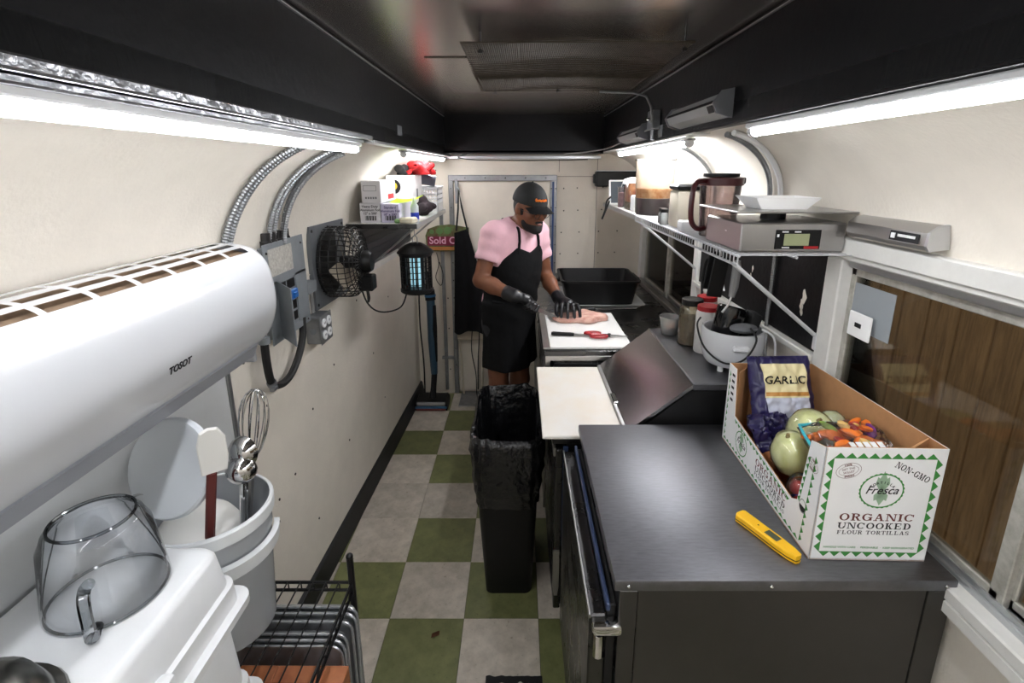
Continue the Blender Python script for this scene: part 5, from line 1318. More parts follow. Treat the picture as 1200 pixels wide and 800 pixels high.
# --- slab serif letters drawn as strokes
def slab(s, hgt, adv=1.0, thick=.22):
    """list of polygons in text plane, unit cap height -> scaled; returns polys, width"""
    T = thick; t = .10; polys = []; x = 0.0
    def V(x0, y0=0, y1=1, w=T): polys.append([(x + x0, y0), (x + x0 + w, y0), (x + x0 + w, y1), (x + x0, y1)])
    def Hh(x0, x1, y, w=t): polys.append([(x + x0, y), (x + x1, y), (x + x1, y + w), (x + x0, y + w)])
    def D(x0, y0, x1, y1, w): polys.append([(x + x0, y0), (x + x0 + w, y0), (x + x1 + w, y1), (x + x1, y1)])
    def O(cx, cy, rx, ry, a0=0, a1=360, n=20):
        for i in range(n):
            a, c_ = math.radians(a0 + (a1 - a0) * i / n), math.radians(a0 + (a1 - a0) * (i + 1) / n)
            polys.append([(x + cx + rx * math.cos(a), cy + ry * math.sin(a)), (x + cx + rx * math.cos(c_), cy + ry * math.sin(c_)),
                          (x + cx + (rx - T) * math.cos(c_), cy + (ry - t) * math.sin(c_)), (x + cx + (rx - T) * math.cos(a), cy + (ry - t) * math.sin(a))])
    def ser(x0, y, w=.46): Hh(x0 - (w - T) / 2, x0 - (w - T) / 2 + w, y)
    for ch in s:
        w = .95
        if ch == 'O': O(.5, .5, .5, .5); w = 1.0
        elif ch == 'C': O(.5, .5, .5, .5, 40, 320); V(.82, .62, .95, .1); w = .98
        elif ch == 'G': O(.5, .5, .5, .5, 40, 320); V(.74, .05, .45); Hh(.6, 1.02, .40); V(.82, .66, .95, .1); w = 1.02
        elif ch == 'I': V(.12); ser(.12, 0); ser(.12, .9); w = .46
        elif ch in 'RFKEDLPTB':
            if ch == 'T': V(.36); ser(.36, 0); Hh(0, .94, .9); V(0, .68, .95, .09); V(.85, .68, .95, .09)
            else: V(.12); ser(.12, 0); 
            if ch in 'RFKEDLPB' and ch not in '': ser(.12, .9)
            if ch in 'RP': O(.45, .74, .42, .26, -90, 90, 10); Hh(.2, .5, .9); Hh(.2, .5, .48)
            if ch == 'R': D(.70, 0, .42, .5, T); Hh(.66, 1.0, 0)
            if ch in 'FE': Hh(.1, .84, .9); V(.76, .68, .95, .09); Hh(.2, .6, .46); V(.54, .36, .66, .08)
            if ch in 'EL': Hh(.1, .86, 0); V(.78, .05, .32, .09)
            if ch == 'K': D(.34, .45, .62, .95, .14); D(.66, .0, .36, .55, T); Hh(.56, .98, 0); Hh(.54, .94, .9)
            if ch == 'D': O(.42, .5, .5, .5, -90, 90, 12); Hh(.1, .5, 0); Hh(.1, .5, .9)
        elif ch == 'A': D(.12, 0, .42, 1, .11); D(.72, 0, .40, 1, T); Hh(.28, .74, .3); Hh(-.02, .36, 0); Hh(.62, 1.06, 0); w = 1.04
        elif ch in 'NM':
            V(.1, 0, 1, .1); Hh(-.04, .32, 0); Hh(-.04, .26, .9)
            if ch == 'N': D(.76, 0, .1, 1, T); V(.86, 0, 1, .1); Hh(.72, 1.06, .9); w = 1.04
            else: D(.42, 0, .1, 1, T); D(.46, 0, .80, 1, .1); V(.86, 0, 1, T); Hh(.76, 1.2, 0); Hh(.9, 1.2, .9); w = 1.18
        elif ch == 'U': V(.1, .35, 1); ser(.1, .9); V(.84, .35, 1, .1); Hh(.7, 1.06, .9); O(.52, .38, .42, .38, 180, 360, 12); w = 1.04
        elif ch == 'S': O(.45, .73, .40, .27, 45, 270, 12); O(.45, .27, .40, .27, -135, 90, 12); V(.74, .68, .95, .09); V(.08, .05, .32, .09); w = .9
        elif ch == '-': Hh(.1, .5, .4, .16); w = .6
        elif ch == ' ': w = .5
        x += w * adv + .16
    return [[(p[0] * hgt, p[1] * hgt) for p in q] for q in polys], (x - .16) * hgt
def slabtext(s, hgt, width, M, m, parent, name='lettering'):
    polys, wd_ = slab(s, hgt)
    k = width / wd_
    b = B()
    for i, q in enumerate(polys):
        b.bm.faces.new([b.bm.verts.new(M @ Vector(((p[0] - wd_ / 2) * k, p[1] - hgt / 2, .0002 + .00001 * (i % 4)))) for p in q])
    return part(name, b, m, parent, smooth=0)
Mbox = TM[bxo]
FM = Mbox @ frame((0, -L, 0), (1, 0, 0), (0, 0, 1))          # front face: x right, y up, z out
def zig(b, M, p0, p1, n, hgt, out):
    p0, p1 = Vector(p0), Vector(p1); d_ = (p1 - p0) / n; o_ = Vector(out) * hgt
    for i in range(n):
        b.bm.faces.new([b.bm.verts.new(M @ (p + Vector((0, 0, .0003)))) for p in (p0 + d_ * i, p0 + d_ * (i + 1), p0 + d_ * (i + .5) + o_)])
def zframe(b, M, x0, x1, y0, y1, nx, ny, hgt):
    zig(b, M, (x0, y1, 0), (x1, y1, 0), nx, hgt, (0, 1, 0)); zig(b, M, (x0, y0, 0), (x1, y0, 0), nx, hgt, (0, -1, 0))
    zig(b, M, (x0, y0, 0), (x0, y1, 0), ny, hgt, (-1, 0, 0)); zig(b, M, (x1, y0, 0), (x1, y1, 0), ny, hgt, (1, 0, 0))
    w_ = .0009
    for a, c_ in (((x0, y0), (x1, y0 + w_)), ((x0, y1 - w_), (x1, y1)), ((x0, y0), (x0 + w_, y1)), ((x1 - w_, y0), (x1, y1))):
        b.bm.faces.new([b.bm.verts.new(M @ Vector((p[0], p[1], .0003))) for p in ((a[0], a[1]), (c_[0], a[1]), (c_[0], c_[1]), (a[0], c_[1]))])
b = B(); zframe(b, FM, -.108, .108, .022, .256, 9, 9, .0125)
part('zigzag_border', b, inkgreen, bxo, smooth=0)
slabtext('ORGANIC', .018, .160, FM @ Matrix.Translation((.005, .112, 0)), inkmaroon, bxo)
slabtext('UNCOOKED', .0155, .158, FM @ Matrix.Translation((.003, .090, 0)), inkblack, bxo)
slabtext('FLOUR TORTILLAS', .0095, .156, FM @ Matrix.Translation((.003, .073, 0)), inkblack, bxo)
NG = FM @ Matrix.Translation((.062, .224, 0)) @ Matrix.Rotation(math.radians(-27), 4, 'Z')
slabtext('NON-GMO', .0145, .084, NG, inkblack, bxo)
def btext(s, size, M, m, **kw):
    R = M.to_3x3()
    return text(s, size, M @ Vector((0, 0, .0002)), R @ Vector((1, 0, 0)), R @ Vector((0, 1, 0)), m, bxo, depth=.00005, **kw)
btext('HANDLE WITH CARE  ·  PERISHABLE  ·  KEEP REFRIGERATED', .0066, FM @ Matrix.Translation((0, .034, 0)), inkgreen, sx=1.12, bold=.0001)
def ringp(b, M, cx, cy, rx, ry, w_, n=40, ser=0.0, z=.0003, rot=0):
    c_, s_ = math.cos(rot), math.sin(rot)
    def P(a, g, i): 
        x, y = (rx + g) * math.cos(a), (ry + g) * math.sin(a)
        return M @ Vector((cx + x * c_ - y * s_, cy + x * s_ + y * c_, z))
    for i in range(n):
        a, d_ = 2 * PI * i / n, 2 * PI * (i + 1) / n
        e = ser * (i % 2)
        b.bm.faces.new([b.bm.verts.new(p) for p in (P(a, w_ + e, i), P(d_, w_ + e, i), P(d_, 0, i), P(a, 0, i))])
def logo(M, cx, cy, k):
    b = B(); ringp(b, M, cx, cy, .044 * k, .039 * k, .003 * k, 56, .0012 * k); part('logo_ring', b, inkgreen, bxo, smooth=0)
    b = B()
    for a, ln in ((0, .048), (.35, .036), (-.35, .036), (PI, .036), (PI - .5, .028), (PI + .5, .028)):
        d_ = Vector((math.sin(a), math.cos(a), 0)); s_ = Vector((d_.y, -d_.x, 0))
        b.bm.faces.new([b.bm.verts.new(M @ (Vector((cx, cy, .00012)) + p * k)) for p in (s_ * .004, d_ * ln * .6 + s_ * .008, d_ * ln, d_ * ln * .6 - s_ * .008, s_ * -.004)])
    part('leaf_print', b, inkpale, bxo, smooth=0)
    btext('Fresca', .027 * k, M @ Matrix.Translation((cx, cy + .001, .0003)), inkblack, shear=.35, bold=.0002)
    tl = 'TORTILLA'
    for i, ch in enumerate(tl):
        a = math.radians(48 - i * 96 / 7)
        Mc = M @ Matrix.Translation((cx - math.sin(a) * .031 * k, cy - .008 * k + math.cos(a) * .028 * k, .0003)) @ Matrix.Rotation(a, 4, 'Z')
        btext(ch, .0085 * k, Mc, inkblack, bold=.0002)
logo(FM, .004, .178, 1.0)
def stamp(M, cx, cy, rot, k=1.0):
    b = B(); ringp(b, M, cx, cy, .026 * k, .0175 * k, .0008, 40, rot=rot); ringp(b, M, cx, cy, .0205 * k, .011 * k, .0006, 40, rot=rot); part('stamp_ring', b, inkmaroon, bxo, smooth=0)
    R = M @ Matrix.Translation((cx, cy, 0)) @ Matrix.Rotation(rot, 4, 'Z')
    btext('100%', .0075 * k, R @ Matrix.Translation((0, .0135 * k, .0002)), inkmaroon, bold=.0002); btext('FRESH', .0075 * k, R @ Matrix.Translation((0, -.0135 * k, .0002)), inkmaroon, bold=.0002)
    btext('GET THE', .007 * k, R @ Matrix.Translation((0, .004 * k, .0002)), inkmaroon); btext('SKILLET', .007 * k, R @ Matrix.Translation((0, -.004 * k, .0002)), inkmaroon)
stamp(FM, -.073, .226, math.radians(14))
LM = Mbox @ frame((-W, 0, 0), (0, -1, 0), (0, 0, 1))        # left face: x runs towards the camera
b = B()
zig(b, LM, (L - .046, .012, 0), (L - .030, H - .04, 0), 11, .011, (1, 0, 0))
part('zigzag_border', b, inkgreen, bxo, smooth=0); b = B()
zig(b, LM, (L - .066, .10, 0), (L - .046, H - .05, 0), 7, .010, (-1, 0, 0))
part('zigzag_border', b, inkgreen, bxo, smooth=0); b = B()
zig(b, LM, (-L + .08, .108, 0), (L - .105, .078, 0), 16, .010, (0, -1, 0))
part('zigzag_border', b, inkgreen, bxo, smooth=0); b = B()
zig(b, LM, (-L + .01, .010, 0), (L - .05, .010, 0), 20, .009, (0, 1, 0))
part('zigzag_border', b, inkgreen, bxo, smooth=0); b = B()
zig(b, LM, (-L + .012, .02, 0), (-L + .012, H - .04, 0), 10, .009, (1, 0, 0))
part('zigzag_border', b, inkgreen, bxo, smooth=0)
slabtext('ORGANIC', .019, .170, LM @ Matrix.Translation((.06, .066, 0)), inkmaroon, bxo)
slabtext('UNCOOKED', .0155, .170, LM @ Matrix.Translation((.06, .045, 0)), inkblack, bxo)
slabtext('FLOUR TORTILLAS', .0095, .170, LM @ Matrix.Translation((.06, .029, 0)), inkblack, bxo)
logo(LM, -.125, .058, .85)
stamp(LM, L - .036, .215, math.radians(-10), .8)
b = B(); ringp(b, LM, L - .05, .10, .013, .015, .0015, 24); part('organic_seal', b, inkblack, bxo, smooth=0)
b = B(); b.bm.faces.new([b.bm.verts.new(LM @ Vector((L - .05 + .0125 * math.cos(a), .10 + .0145 * math.sin(a), .0003))) for a in [PI + PI * i / 12 for i in range(13)]]); part('organic_seal', b, inkblack, bxo, smooth=0)
b = B()
for i in range(5): b.bm.faces.new([b.bm.verts.new(LM @ Vector(p)) for p in ((-L + .03, .15 + .02 * i, .0003), (-L + .05, .15 + .02 * i, .0003), (-L + .05, .158 + .02 * i, .0003), (-L + .03, .158 + .02 * i, .0003))])
part('print', b, inkblack, bxo, smooth=0)
def inbox(x, y, z): return Mbox @ Vector((x, y, z))

# contents
def psurf(w_, h_, t_, amp, seed):
    def f(u, v, sgn=1, off=0.0):
        e = (1 - (2 * u - 1) ** 4) * (1 - (2 * v - 1) ** 4)
        p = Vector(((u - .5) * w_, (v - .5) * h_, sgn * (t_ * .5 * max(0, e) ** .6 + off)))
        n_ = noise.noise(Vector((u * 7, v * 7, seed))) + .5 * noise.noise(Vector((u * 15, v * 15, seed + 3)))
        p.z += n_ * amp + (.35 * sgn * amp * n_)
        return p
    return f
def pillow(M, w_, h_, t_, amp, seed, nu=26, nv=26):
    b = B(); f = psurf(w_, h_, t_, amp, seed)
    for sgn in (1, -1): b.grid(lambda u, v: M @ f(u, v, sgn), nu, nv)
    bmesh.ops.remove_doubles(b.bm, verts=b.bm.verts[:], dist=.0006)
    return b
navy = mat('navy_bag', (34, 28, 74), .28, var=.3, vscale=12, bump=.35, bscale=22)
gb = thing('garlic_bag', 'navy plastic garlic bag with cream label in the carton', 'bag', inbox(-.005, .15, .06))
Mg = Mbox @ frame((.0, .175, .185), (1, .05, 0), (.05, .48, 1))
GW, GH = .19, .25
part('bag', pillow(Mg, GW, GH, .06, .008, 2, 40, 40), navy, gb, smooth=60)
gf = psurf(GW, GH, .06, .008, 2)
def patchp(name, u0, u1, v0, v1, off, m):
    part(name, B().grid(lambda u, v: Mg @ gf(u0 + (u1 - u0) * u, v0 + (v1 - v0) * v, 1, off), 30, 24), m, gb)
patchp('cream_label', .17, .86, .50, .90, .0016, mat('cream_label', (228, 216, 168), .5))
patchp('clear_window', .18, .85, .27, .50, .0014, mat('pale_film', (196, 200, 216), .25))
patchp('tan_band', .18, .85, .52, .565, .0026, mat('tan_band', (196, 140, 70), .5))
t_ = text('GARLIC', .032, (0, .05, 0), (1, 0, 0), (0, 1, 0), inkblack, gb, bold=.0005, sx=1.12)
for v_ in t_.data.vertices:
    p_ = TM[gb] @ v_.co
    v_.co = TM[gb].inverted() @ (Mg @ gf(p_.x / GW + .5, p_.y / GH + .5, 1, .0036))
o = thing('navy_bag', 'second crumpled navy bag at the rear of the carton', 'bag', inbox(-.07, .11, .05))
part('bag', pillow(Mbox @ frame((-.058, .085, .110), (1, .2, 0), (-.1, .7, .7)), .12, .13, .055, .018, 8), navy, o, smooth=60)
onion = mat('pale_green_onion', (240, 243, 165), .4, var=.08, vscale=5, stretch=(9, 9, 1), rgb2=(248, 248, 205))
wrap = clear('cling_wrap', (252, 253, 250), .04, .12, haze=.04)
def veg(label, c_, r, m, M=None, wrapm=wrap):
    o = thing('wrapped_vegetable', label, 'vegetable', inbox(c_[0], c_[1], c_[2] - r[2]), group='vegetables in the carton')
    Mv = Mbox @ Matrix.Translation(c_) @ (M or Matrix())
    b = B().lathe([(0, -r[2]), (r[0] * .5, -r[2] * .9), (r[0] * .9, -r[2] * .45), (r[0], 0), (r[0] * .93, r[2] * .45), (r[0] * .6, r[2] * .85), (r[0] * .22, r[2] * .97), (0, r[2] * .9)], n=24, M=Mv)
    part('flesh', b, m, o, smooth=80)
    part('stem', B().cyl(Mv @ Vector((0, 0, r[2] * .88)), Mv @ Vector((.004, 0, r[2] * 1.08)), .006, .004, 8), mat('dry_stem', (150, 132, 84), .8), o)
    if wrapm: 
        b = B().lathe([(0, -r[2] * 1.04), (r[0] * .95, -r[2] * .45), (r[0] * 1.05, 0), (r[0] * .98, r[2] * .47), (r[0] * .6, r[2] * .93), (r[0] * .2, r[2] * 1.06), (0, r[2] * 1.05)], n=22, M=Mv)
        b.jitter(.003, 45, 2); part('film', b, wrapm, o)
    return o
veg('pale green onion in clear film standing highest in the carton', (-.005, -.0, .17), (.058, .058, .055), onion, Matrix.Rotation(.5, 4, 'X'))
veg('pale green onion in clear film against the low side of the carton', (-.07, -.05, .13), (.052, .052, .06), onion, Matrix.Rotation(-.4, 4, 'Y'))
veg('smaller pale green vegetable in frosted film beside the red onion', (.06, .03, .175), (.036, .036, .04), onion, Matrix.Rotation(.9, 4, 'Y'), clear('frosted_wrap', (244, 248, 244), .12, .2, haze=.3))
veg('dark red onion lying against the kraft side of the carton', (.086, -.03, .185), (.033, .033, .052), mat('red_onion', (84, 22, 36), .3, var=.4, vscale=5, stretch=(9, 9, 1), rgb2=(128, 48, 54)), Matrix.Rotation(1.3, 4, 'X'), None)
pk = thing('vegetable_bag', 'clear bag of mixed orange and purple vegetables in the carton', 'bag', inbox(.01, -.16, .1))
Mp = Mbox @ frame((.012, -.150, .200), (1, .02, .02), (0, 1, .30))
part('bag_film', pillow(Mp, .19, .17, .085, .006, 4), clear('bag_film', (250, 250, 249), .06, .1, haze=.03), pk, smooth=60)
cols = [mat('carrot_orange', (232, 120, 34), .5), mat('pepper_red', (172, 34, 30), .4), mat('cabbage_purple', (112, 40, 130), .5), mat('squash_yellow', (226, 186, 110), .5), mat('snap_green', (128, 164, 60), .5), mat('carrot_orange', (232, 120, 34), .5)]
rnd = random.Random(5)
for i in range(60):
    u, v = rnd.random(), rnd.random()
    x, y = (u - .5) * .165, (v - .5) * .14
    z_ = (.034 if i % 2 else .022) * (1 - (2 * u - 1) ** 4) + rnd.uniform(-.006, .004)
    ci = 2 if (x > .05 and rnd.random() < .6) else rnd.choice([0, 0, 1, 3, 4, 5, 0])
    if x < -.06 and v < .4: ci = 1
    Mq = Mp @ Matrix.Translation((x, y, z_)) @ Matrix.Rotation(rnd.uniform(0, 6.28), 4, 'Z') @ Matrix.Rotation(rnd.uniform(-.5, .5), 4, 'X')
    part('chopped_piece', B().sphere((0, 0, 0), (rnd.uniform(.014, .026), rnd.uniform(.008, .015), rnd.uniform(.006, .010)), 8, 5, M=Mq), cols[ci], pk)
part('teal_seal', B().tube([Mp @ Vector(p) for p in ((-.095, -.07, .006), (-.097, .05, .012), (-.09, .084, .006), (-.02, .09, .006), (.05, .088, .004))], .004, 6), mat('teal_film', (60, 176, 190), .4), pk)
part('green_tab', B().box(.03, .065, .07, .092, .004, .010, .002, M=Mp), mat('green_tab', (40, 130, 74), .4), pk)
b = B()
for i in range(5): b.box(-.035 + i * .016, -.023 + i * .016, -.035, -.012, .0475, .0485, M=Mp)
part('print', b, white_ink, pk)
cbag = thing('tomato_bag', 'bag of small red tomatoes wedged by the low carton side', 'bag', inbox(-.08, -.13, .05))
for i, (x, y, z_) in enumerate(((-.09, -.125, .085), (-.075, -.15, .09), (-.095, -.15, .06), (-.07, -.12, .07))):
    part('tomato', B().sphere(inbox(x, y, z_), .019, 14, 9), cols[1] if i < 3 else cols[0], cbag)
part('film', B().sphere(inbox(-.083, -.137, .078), (.036, .05, .05), 16, 10), clear('bag_film', (250, 250, 249), .06, .1, haze=.03), cbag)
o = thing('blue_packet', 'bright blue packet in the bottom of the carton', 'packet', inbox(-.06, -.18, .005))
part('packet', pillow(Mbox @ frame((-.062, -.17, .048), (1, 0, 0), (0, 1, .1)), .10, .12, .07, .008, 6, 14, 14), mat('bright_blue_film', (30, 62, 168), .3), o, smooth=60)
for i, (x, y) in enumerate(((-.07, .03), (.05, .06), (.06, -.06))):
    solo('brown_onion', B().sphere(inbox(x, y, .052), .046, 14, 9), mat('brown_onion', (150, 92, 50), .5, var=.3), 'brown onion half buried at the bottom of the tortilla carton', 'onion', 'brown onions under the bags')

# ================================================================ yellow probe thermometer
ty = thing('probe_thermometer', 'folded yellow probe thermometer lying on the steel worktop', 'thermometer', (.59, 1.01, ZT))
p0, p1 = Vector((.553, 1.085, ZT)), Vector((.622, .938, ZT)); Mt = frame(p0, p1 - p0, Vector((0, 0, 1)).cross(p1 - p0))
LL = (p1 - p0).length
yel = mat('safety_yellow', (246, 190, 24), .35)
def outline(s_): return [(x, y * s_) for x, y in ((0, -.012), (.004, -.018), (.03, -.017), (.06, -.017), (.11, -.018), (.145, -.016), (LL, -.010), (LL + .002, 0), (LL, .008), (.145, .013), (.11, .016), (.06, .016), (.03, .017), (.004, .017), (0, .012))]
part('body', B().loft([[(x, y * s_, z_) for x, y in outline(1)] for z_, s_ in ((.009, .98), (.014, 1), (.019, .97), (.021, .85))], M=Mt), yel, ty)
part('gasket', B().loft([[(x, y * 1.0, z_) for x, y in outline(1)] for z_ in (.0065, .009)], M=Mt), blackrubber, ty)
part('back_body', B().loft([[(x, y * s_, z_) for x, y in outline(1)] for z_, s_ in ((.0003, .85), (.002, .97), (.0065, 1))], M=Mt), yel, ty)
part('screen', B().box(.078, .112, -.009, .009, .0205, .0215, .0003, M=Mt), mat('thermo_screen', (74, 80, 66), .2), ty)
part('button', B().cyl(Mt @ Vector((.055, 0, .0205)), Mt @ Vector((.055, 0, .0215)), .002, n=10), blackmatte, ty)

# floor litter
def patch(name, label, x0, x1, y0, y1, m, seed, cat):
    n_ = 30; pts = []
    for i in range(n_):
        u = i / (n_ - 1); pts.append((x0 + (x1 - x0) * u, y1 + .006 * noise.noise(Vector((u * 9, seed, 0)))))
    for i in range(n_):
        u = 1 - i / (n_ - 1); pts.append((x0 + (x1 - x0) * u, y0 + .012 * noise.noise(Vector((u * 9, seed + 5, 0)))))
    solo(name, B().prism(pts, 'z', .0002, .0015), m, label, cat)
patch('black_tape', 'torn strip of black tape on the floor tiles', -.12, .085, 1.405, 1.432, blackmatte, 1, 'tape')
o = solo('dry_leaf', B().grid(lambda u, v: (-.345 + .03 * u, 1.583 + .02 * v + .012 * u, .003 + .006 * math.sin(u * 3) * math.sin(v * 3)), 6, 4, .0012), mat('dry_brown', (92, 54, 30), .8), 'tiny curled brown scrap on a green floor tile', 'scrap')
# ================================================================ the cook
pv = lambda *a: np.array(a, float)
Fw = pv(.72, -.694, 0); Lf = pv(.694, .72, 0); Up = pv(0, 0, 1)
PEL = pv(-.066, 2.90, .93); CH = pv(-.028, 2.865, 1.26); NK = pv(-.012, 2.845, 1.47); HD = pv(.062, 2.80, 1.583)
SHR, SHL = pv(-.145, 2.715, 1.435), pv(.112, 2.975, 1.42)
ELR, ELL = pv(-.206, 2.655, 1.205), pv(.160, 2.99, 1.165)
WRR, WRL = pv(-.025, 2.562, 1.14), pv(.232, 2.795, 1.062)
HPR, HPL = PEL - Lf * .09 - Up * .03, PEL + Lf * .09 - Up * .03
KNR, KNL = pv(-.122, 2.845, .50), pv(.006, 2.965, .50)
ANR, ANL = pv(-.13, 2.87, .085), pv(-.042, 2.985, .085)
g = pv(.62 * .97, -.785 * .97, -.24); g /= np.linalg.norm(g)
hu = Up - g * (Up @ g); hu /= np.linalg.norm(hu); hl = np.cross(hu, g)
HR = np.stack([g, hl, hu])
BR = np.stack([Fw, Lf, Up])
def hp(a, b_, c): return HD + g * a + hl * b_ + hu * c
def torso(P, inf=0.0):
    d = ell(P, CH, (.118 + inf, .165 + inf, .25 + inf), BR)
    d = smin(d, cap(P, SHR + Lf * .04, SHL - Lf * .04, .066 + inf), .07)
    d = smin(d, ell(P, PEL + Up * .08, (.118 + inf, .155 + inf, .2 + inf), BR), .08)
    return d
def body(P):
    d = torso(P)
    d = smin(d, cap(P, NK - Up * .03, hp(-.02, 0, -.05), .060, .054), .04)
    for h_, k_, a_ in ((HPR, KNR, ANR), (HPL, KNL, ANL)):
        d = smin(d, cap(P, h_, k_, .086, .058), .05)
        d = smin(d, cap(P, k_, k_ * .62 + a_ * .38 - Fw * .012, .056, .058), .03)
        d = smin(d, cap(P, k_ * .62 + a_ * .38 - Fw * .012, a_, .056, .037), .03)
        d = smin(d, cap(P, a_ - Up * .03, a_ + Fw * .14 - Up * .05, .036, .03), .03)
    for s_, e_, w_ in ((SHR, ELR, WRR), (SHL, ELL, WRL)):
        d = smin(d, cap(P, s_, e_, .052, .041), .03)
        d = smin(d, cap(P, e_, e_ * .65 + w_ * .35, .041, .043), .02)
        d = smin(d, cap(P, e_ * .65 + w_ * .35, w_, .042, .029), .02)
    # head
    h_ = ell(P, hp(-.008, 0, .012), (.098, .077, .103), HR)
    h_ = smin(h_, ell(P, hp(.028, 0, -.060), (.066, .057, .062), HR), .035)
    h_ = smin(h_, ell(P, hp(.078, 0, -.098), (.022, .028, .018), HR), .025)            # chin
    h_ = smin(h_, cap(P, hp(.084, -.035, .012), hp(.084, .035, .012), .014), .015)      # brow
    h_ = smin(h_, cap(P, hp(.090, 0, .002), hp(.112, 0, -.030), .009, .013), .012)      # nose
    h_ = smin(h_, ell(P, hp(.104, .012, -.034), (.010, .008, .008), HR), .008)
    h_ = smin(h_, ell(P, hp(.104, -.012, -.034), (.010, .008, .008), HR), .008)
    h_ = smin(h_, ell(P, hp(.066, .042, -.022), (.028, .022, .022), HR), .02)           # cheeks
    h_ = smin(h_, ell(P, hp(.066, -.042, -.022), (.028, .022, .022), HR), .02)
    for sd in (-1, 1):
        h_ = np.maximum(h_, -ell(P, hp(.099, sd * .031, -.004), (.012, .016, .010), HR) * 1.0)   # eye sockets
        h_ = smin(h_, ell(P, hp(-.012, sd * .079, -.008), (.018, .010, .032), HR), .008)         # ears
    h_ = smin(h_, ell(P, hp(.094, 0, -.066), (.012, .022, .009), HR), .008)                      # lips
    return smin(d, h_, .02)
skin = mat('brown_skin', (118, 74, 52), .5, var=.1, vscale=20, spec=.4)
person = thing('person', 'person in pink shirt, black cap and black apron cutting meat', 'person', (-.04, 2.90, 0))
part('body', surf(body, (-.34, 2.48, -.01), (.32, 3.14, 1.72), .0068), skin, person, smooth=80)

pink = mat('pink_cotton', (226, 180, 190), .85, var=.05, vscale=14, bump=.25, bscale=30)
def shirt(P):
    d = torso(P, .014)
    q = P - CH
    d = d + .004 * np.sin((q @ Lf) * 55 + q[..., 2] * 30) * np.clip((1.40 - P[..., 2]) * 4, 0, 1)
    sl = []
    for s_, e_ in ((SHR, ELR), (SHL, ELL)):
        ax = (e_ - s_); n_ = np.linalg.norm(ax); ax = ax / n_
        m_ = s_ + ax * n_ * .56
        c_ = cap(P, s_ - ax * .01, m_ + ax * .03, .061, .063) + .003 * np.sin((P - s_) @ ax * 90)
        sl.append(np.maximum(c_, (P - m_) @ ax))
    d = smin(smin(d, sl[0], .05), sl[1], .05)
    d = np.maximum(d, -cap(P, NK - Up * .002 + Fw * .012, hp(-.02, 0, -.04), .066, .074))
    d = smin(d, np.maximum(cap(P, NK - Up * .06, NK - Up * .02, .076, .070), -cap(P, NK - Up * .06, hp(-.02, 0, -.04), .062)), .012)
    return np.maximum(d, .86 - P[..., 2])
part('t_shirt', surf(shirt, (-.30, 2.58, .84), (.27, 3.14, 1.56), .007), pink, person, smooth=80)

blk = mat('apron_black', (11, 11, 13), .85, spec=.25, var=.25, vscale=18, bump=.2, bscale=40)
def skirt(P, inf=0.0):
    q = P - PEL; a = q @ Fw - .005; b_ = q @ Lf; z_ = P[..., 2]
    ang = np.arctan2(b_, a)
    k_ = np.clip((1.02 - z_) / .38, 0, 1)
    fold = 1 + .035 * k_ * np.sin(ang * 7 + z_ * 3) + .02 * k_ * np.sin(ang * 13 + 1)
    ra, rb = (.128 + .022 * k_ + inf) * fold, (.165 + .012 * k_ + inf) * fold
    return (np.sqrt((a / ra) ** 2 + (b_ / rb) ** 2) - 1) * .13
def apron(P):
    z_ = P[..., 2]; q = P - PEL; u = q @ Lf; a = (P - CH) @ Fw
    d = torso(P, .024) + .0035 * np.sin(u * 38 + z_ * 60) * np.clip((1.25 - z_) * 6, 0, 1)
    sk = np.maximum(skirt(P, .008), z_ - 1.03)
    d = smin(d, sk, .04)
    hw = np.where(z_ > 1.25, .215 - (z_ - 1.25) / .12 * .125, .30)
    dip = 1.372 - .035 * np.clip(1 - np.abs(u) / .085, 0, 1)
    d = np.maximum(d, (np.abs(u) - hw) * .7)
    d = np.maximum(d, z_ - dip)
    d = np.maximum(d, -(a + np.clip(.09 - (z_ - 1.12) * .75, -.01, .09)))
    return np.maximum(d, .645 + .012 * np.sin(u * 16) - z_)
ap_ = part('apron', surf(apron, (-.30, 2.62, .61), (.20, 3.16, 1.40), .007), blk, person, smooth=80)
def push(p, extra=.004):
    """move a point out along the chest normal until it clears the shirt"""
    p = np.array(p, float)
    for _ in range(140):
        if shirt(p[None, :])[0] > extra: break
        p = p + Fw * .002
    return tuple(p)
for sd in (-1, 1):
    c0 = PEL + Lf * sd * .082; c0[2] = 1.335
    n1 = NK + Lf * sd * .068 + Up * .004
    line = [c0 + (n1 - c0) * t for t in np.linspace(0, 1, 9)]
    pts = [push(p) for p in line] + [tuple(NK + Lf * sd * .05 - Fw * .065 + Up * .045)]
    part('apron_strap', B().tube(pts, .0085, 6), blk, ap_)
part('waist_tie', B().tube([tuple(PEL + Fw * (.147 * math.cos(t)) + Lf * (.188 * math.sin(t)) + Up * (.13 + .006 * math.sin(3 * t))) for t in np.linspace(-1.2, 1.2, 24)], .007, 6), blk, ap_)
def shorts(P):
    d = smin(cap(P, HPR, KNR, .089, .074), cap(P, HPL, KNL, .089, .074), .03)
    d = smin(d, ell(P, PEL, (.118, .155, .13), BR), .05)
    return np.maximum(np.maximum(d, .675 - P[..., 2]), P[..., 2] - .98)
part('shorts', surf(shorts, (-.30, 2.66, .65), (.2, 3.14, 1.0), .009), mat('charcoal_cloth', (34, 34, 38), .85), person, smooth=80)
for a_ in (ANR, ANL):
    def shoe(P, a_=a_):
        d = smin(cap(P, a_ - Fw * .04 - Up * .038, a_ + Fw * .15 - Up * .045, .044, .038), cap(P, a_ - Up * .03, a_ + Up * .03, .05, .046), .03)
        return np.maximum(d, .002 - P[..., 2])
    part('shoe', surf(shoe, a_ + pv(-.12, -.22, -.09), a_ + pv(.22, .12, .1), .009), blackrubber, person, smooth=80)

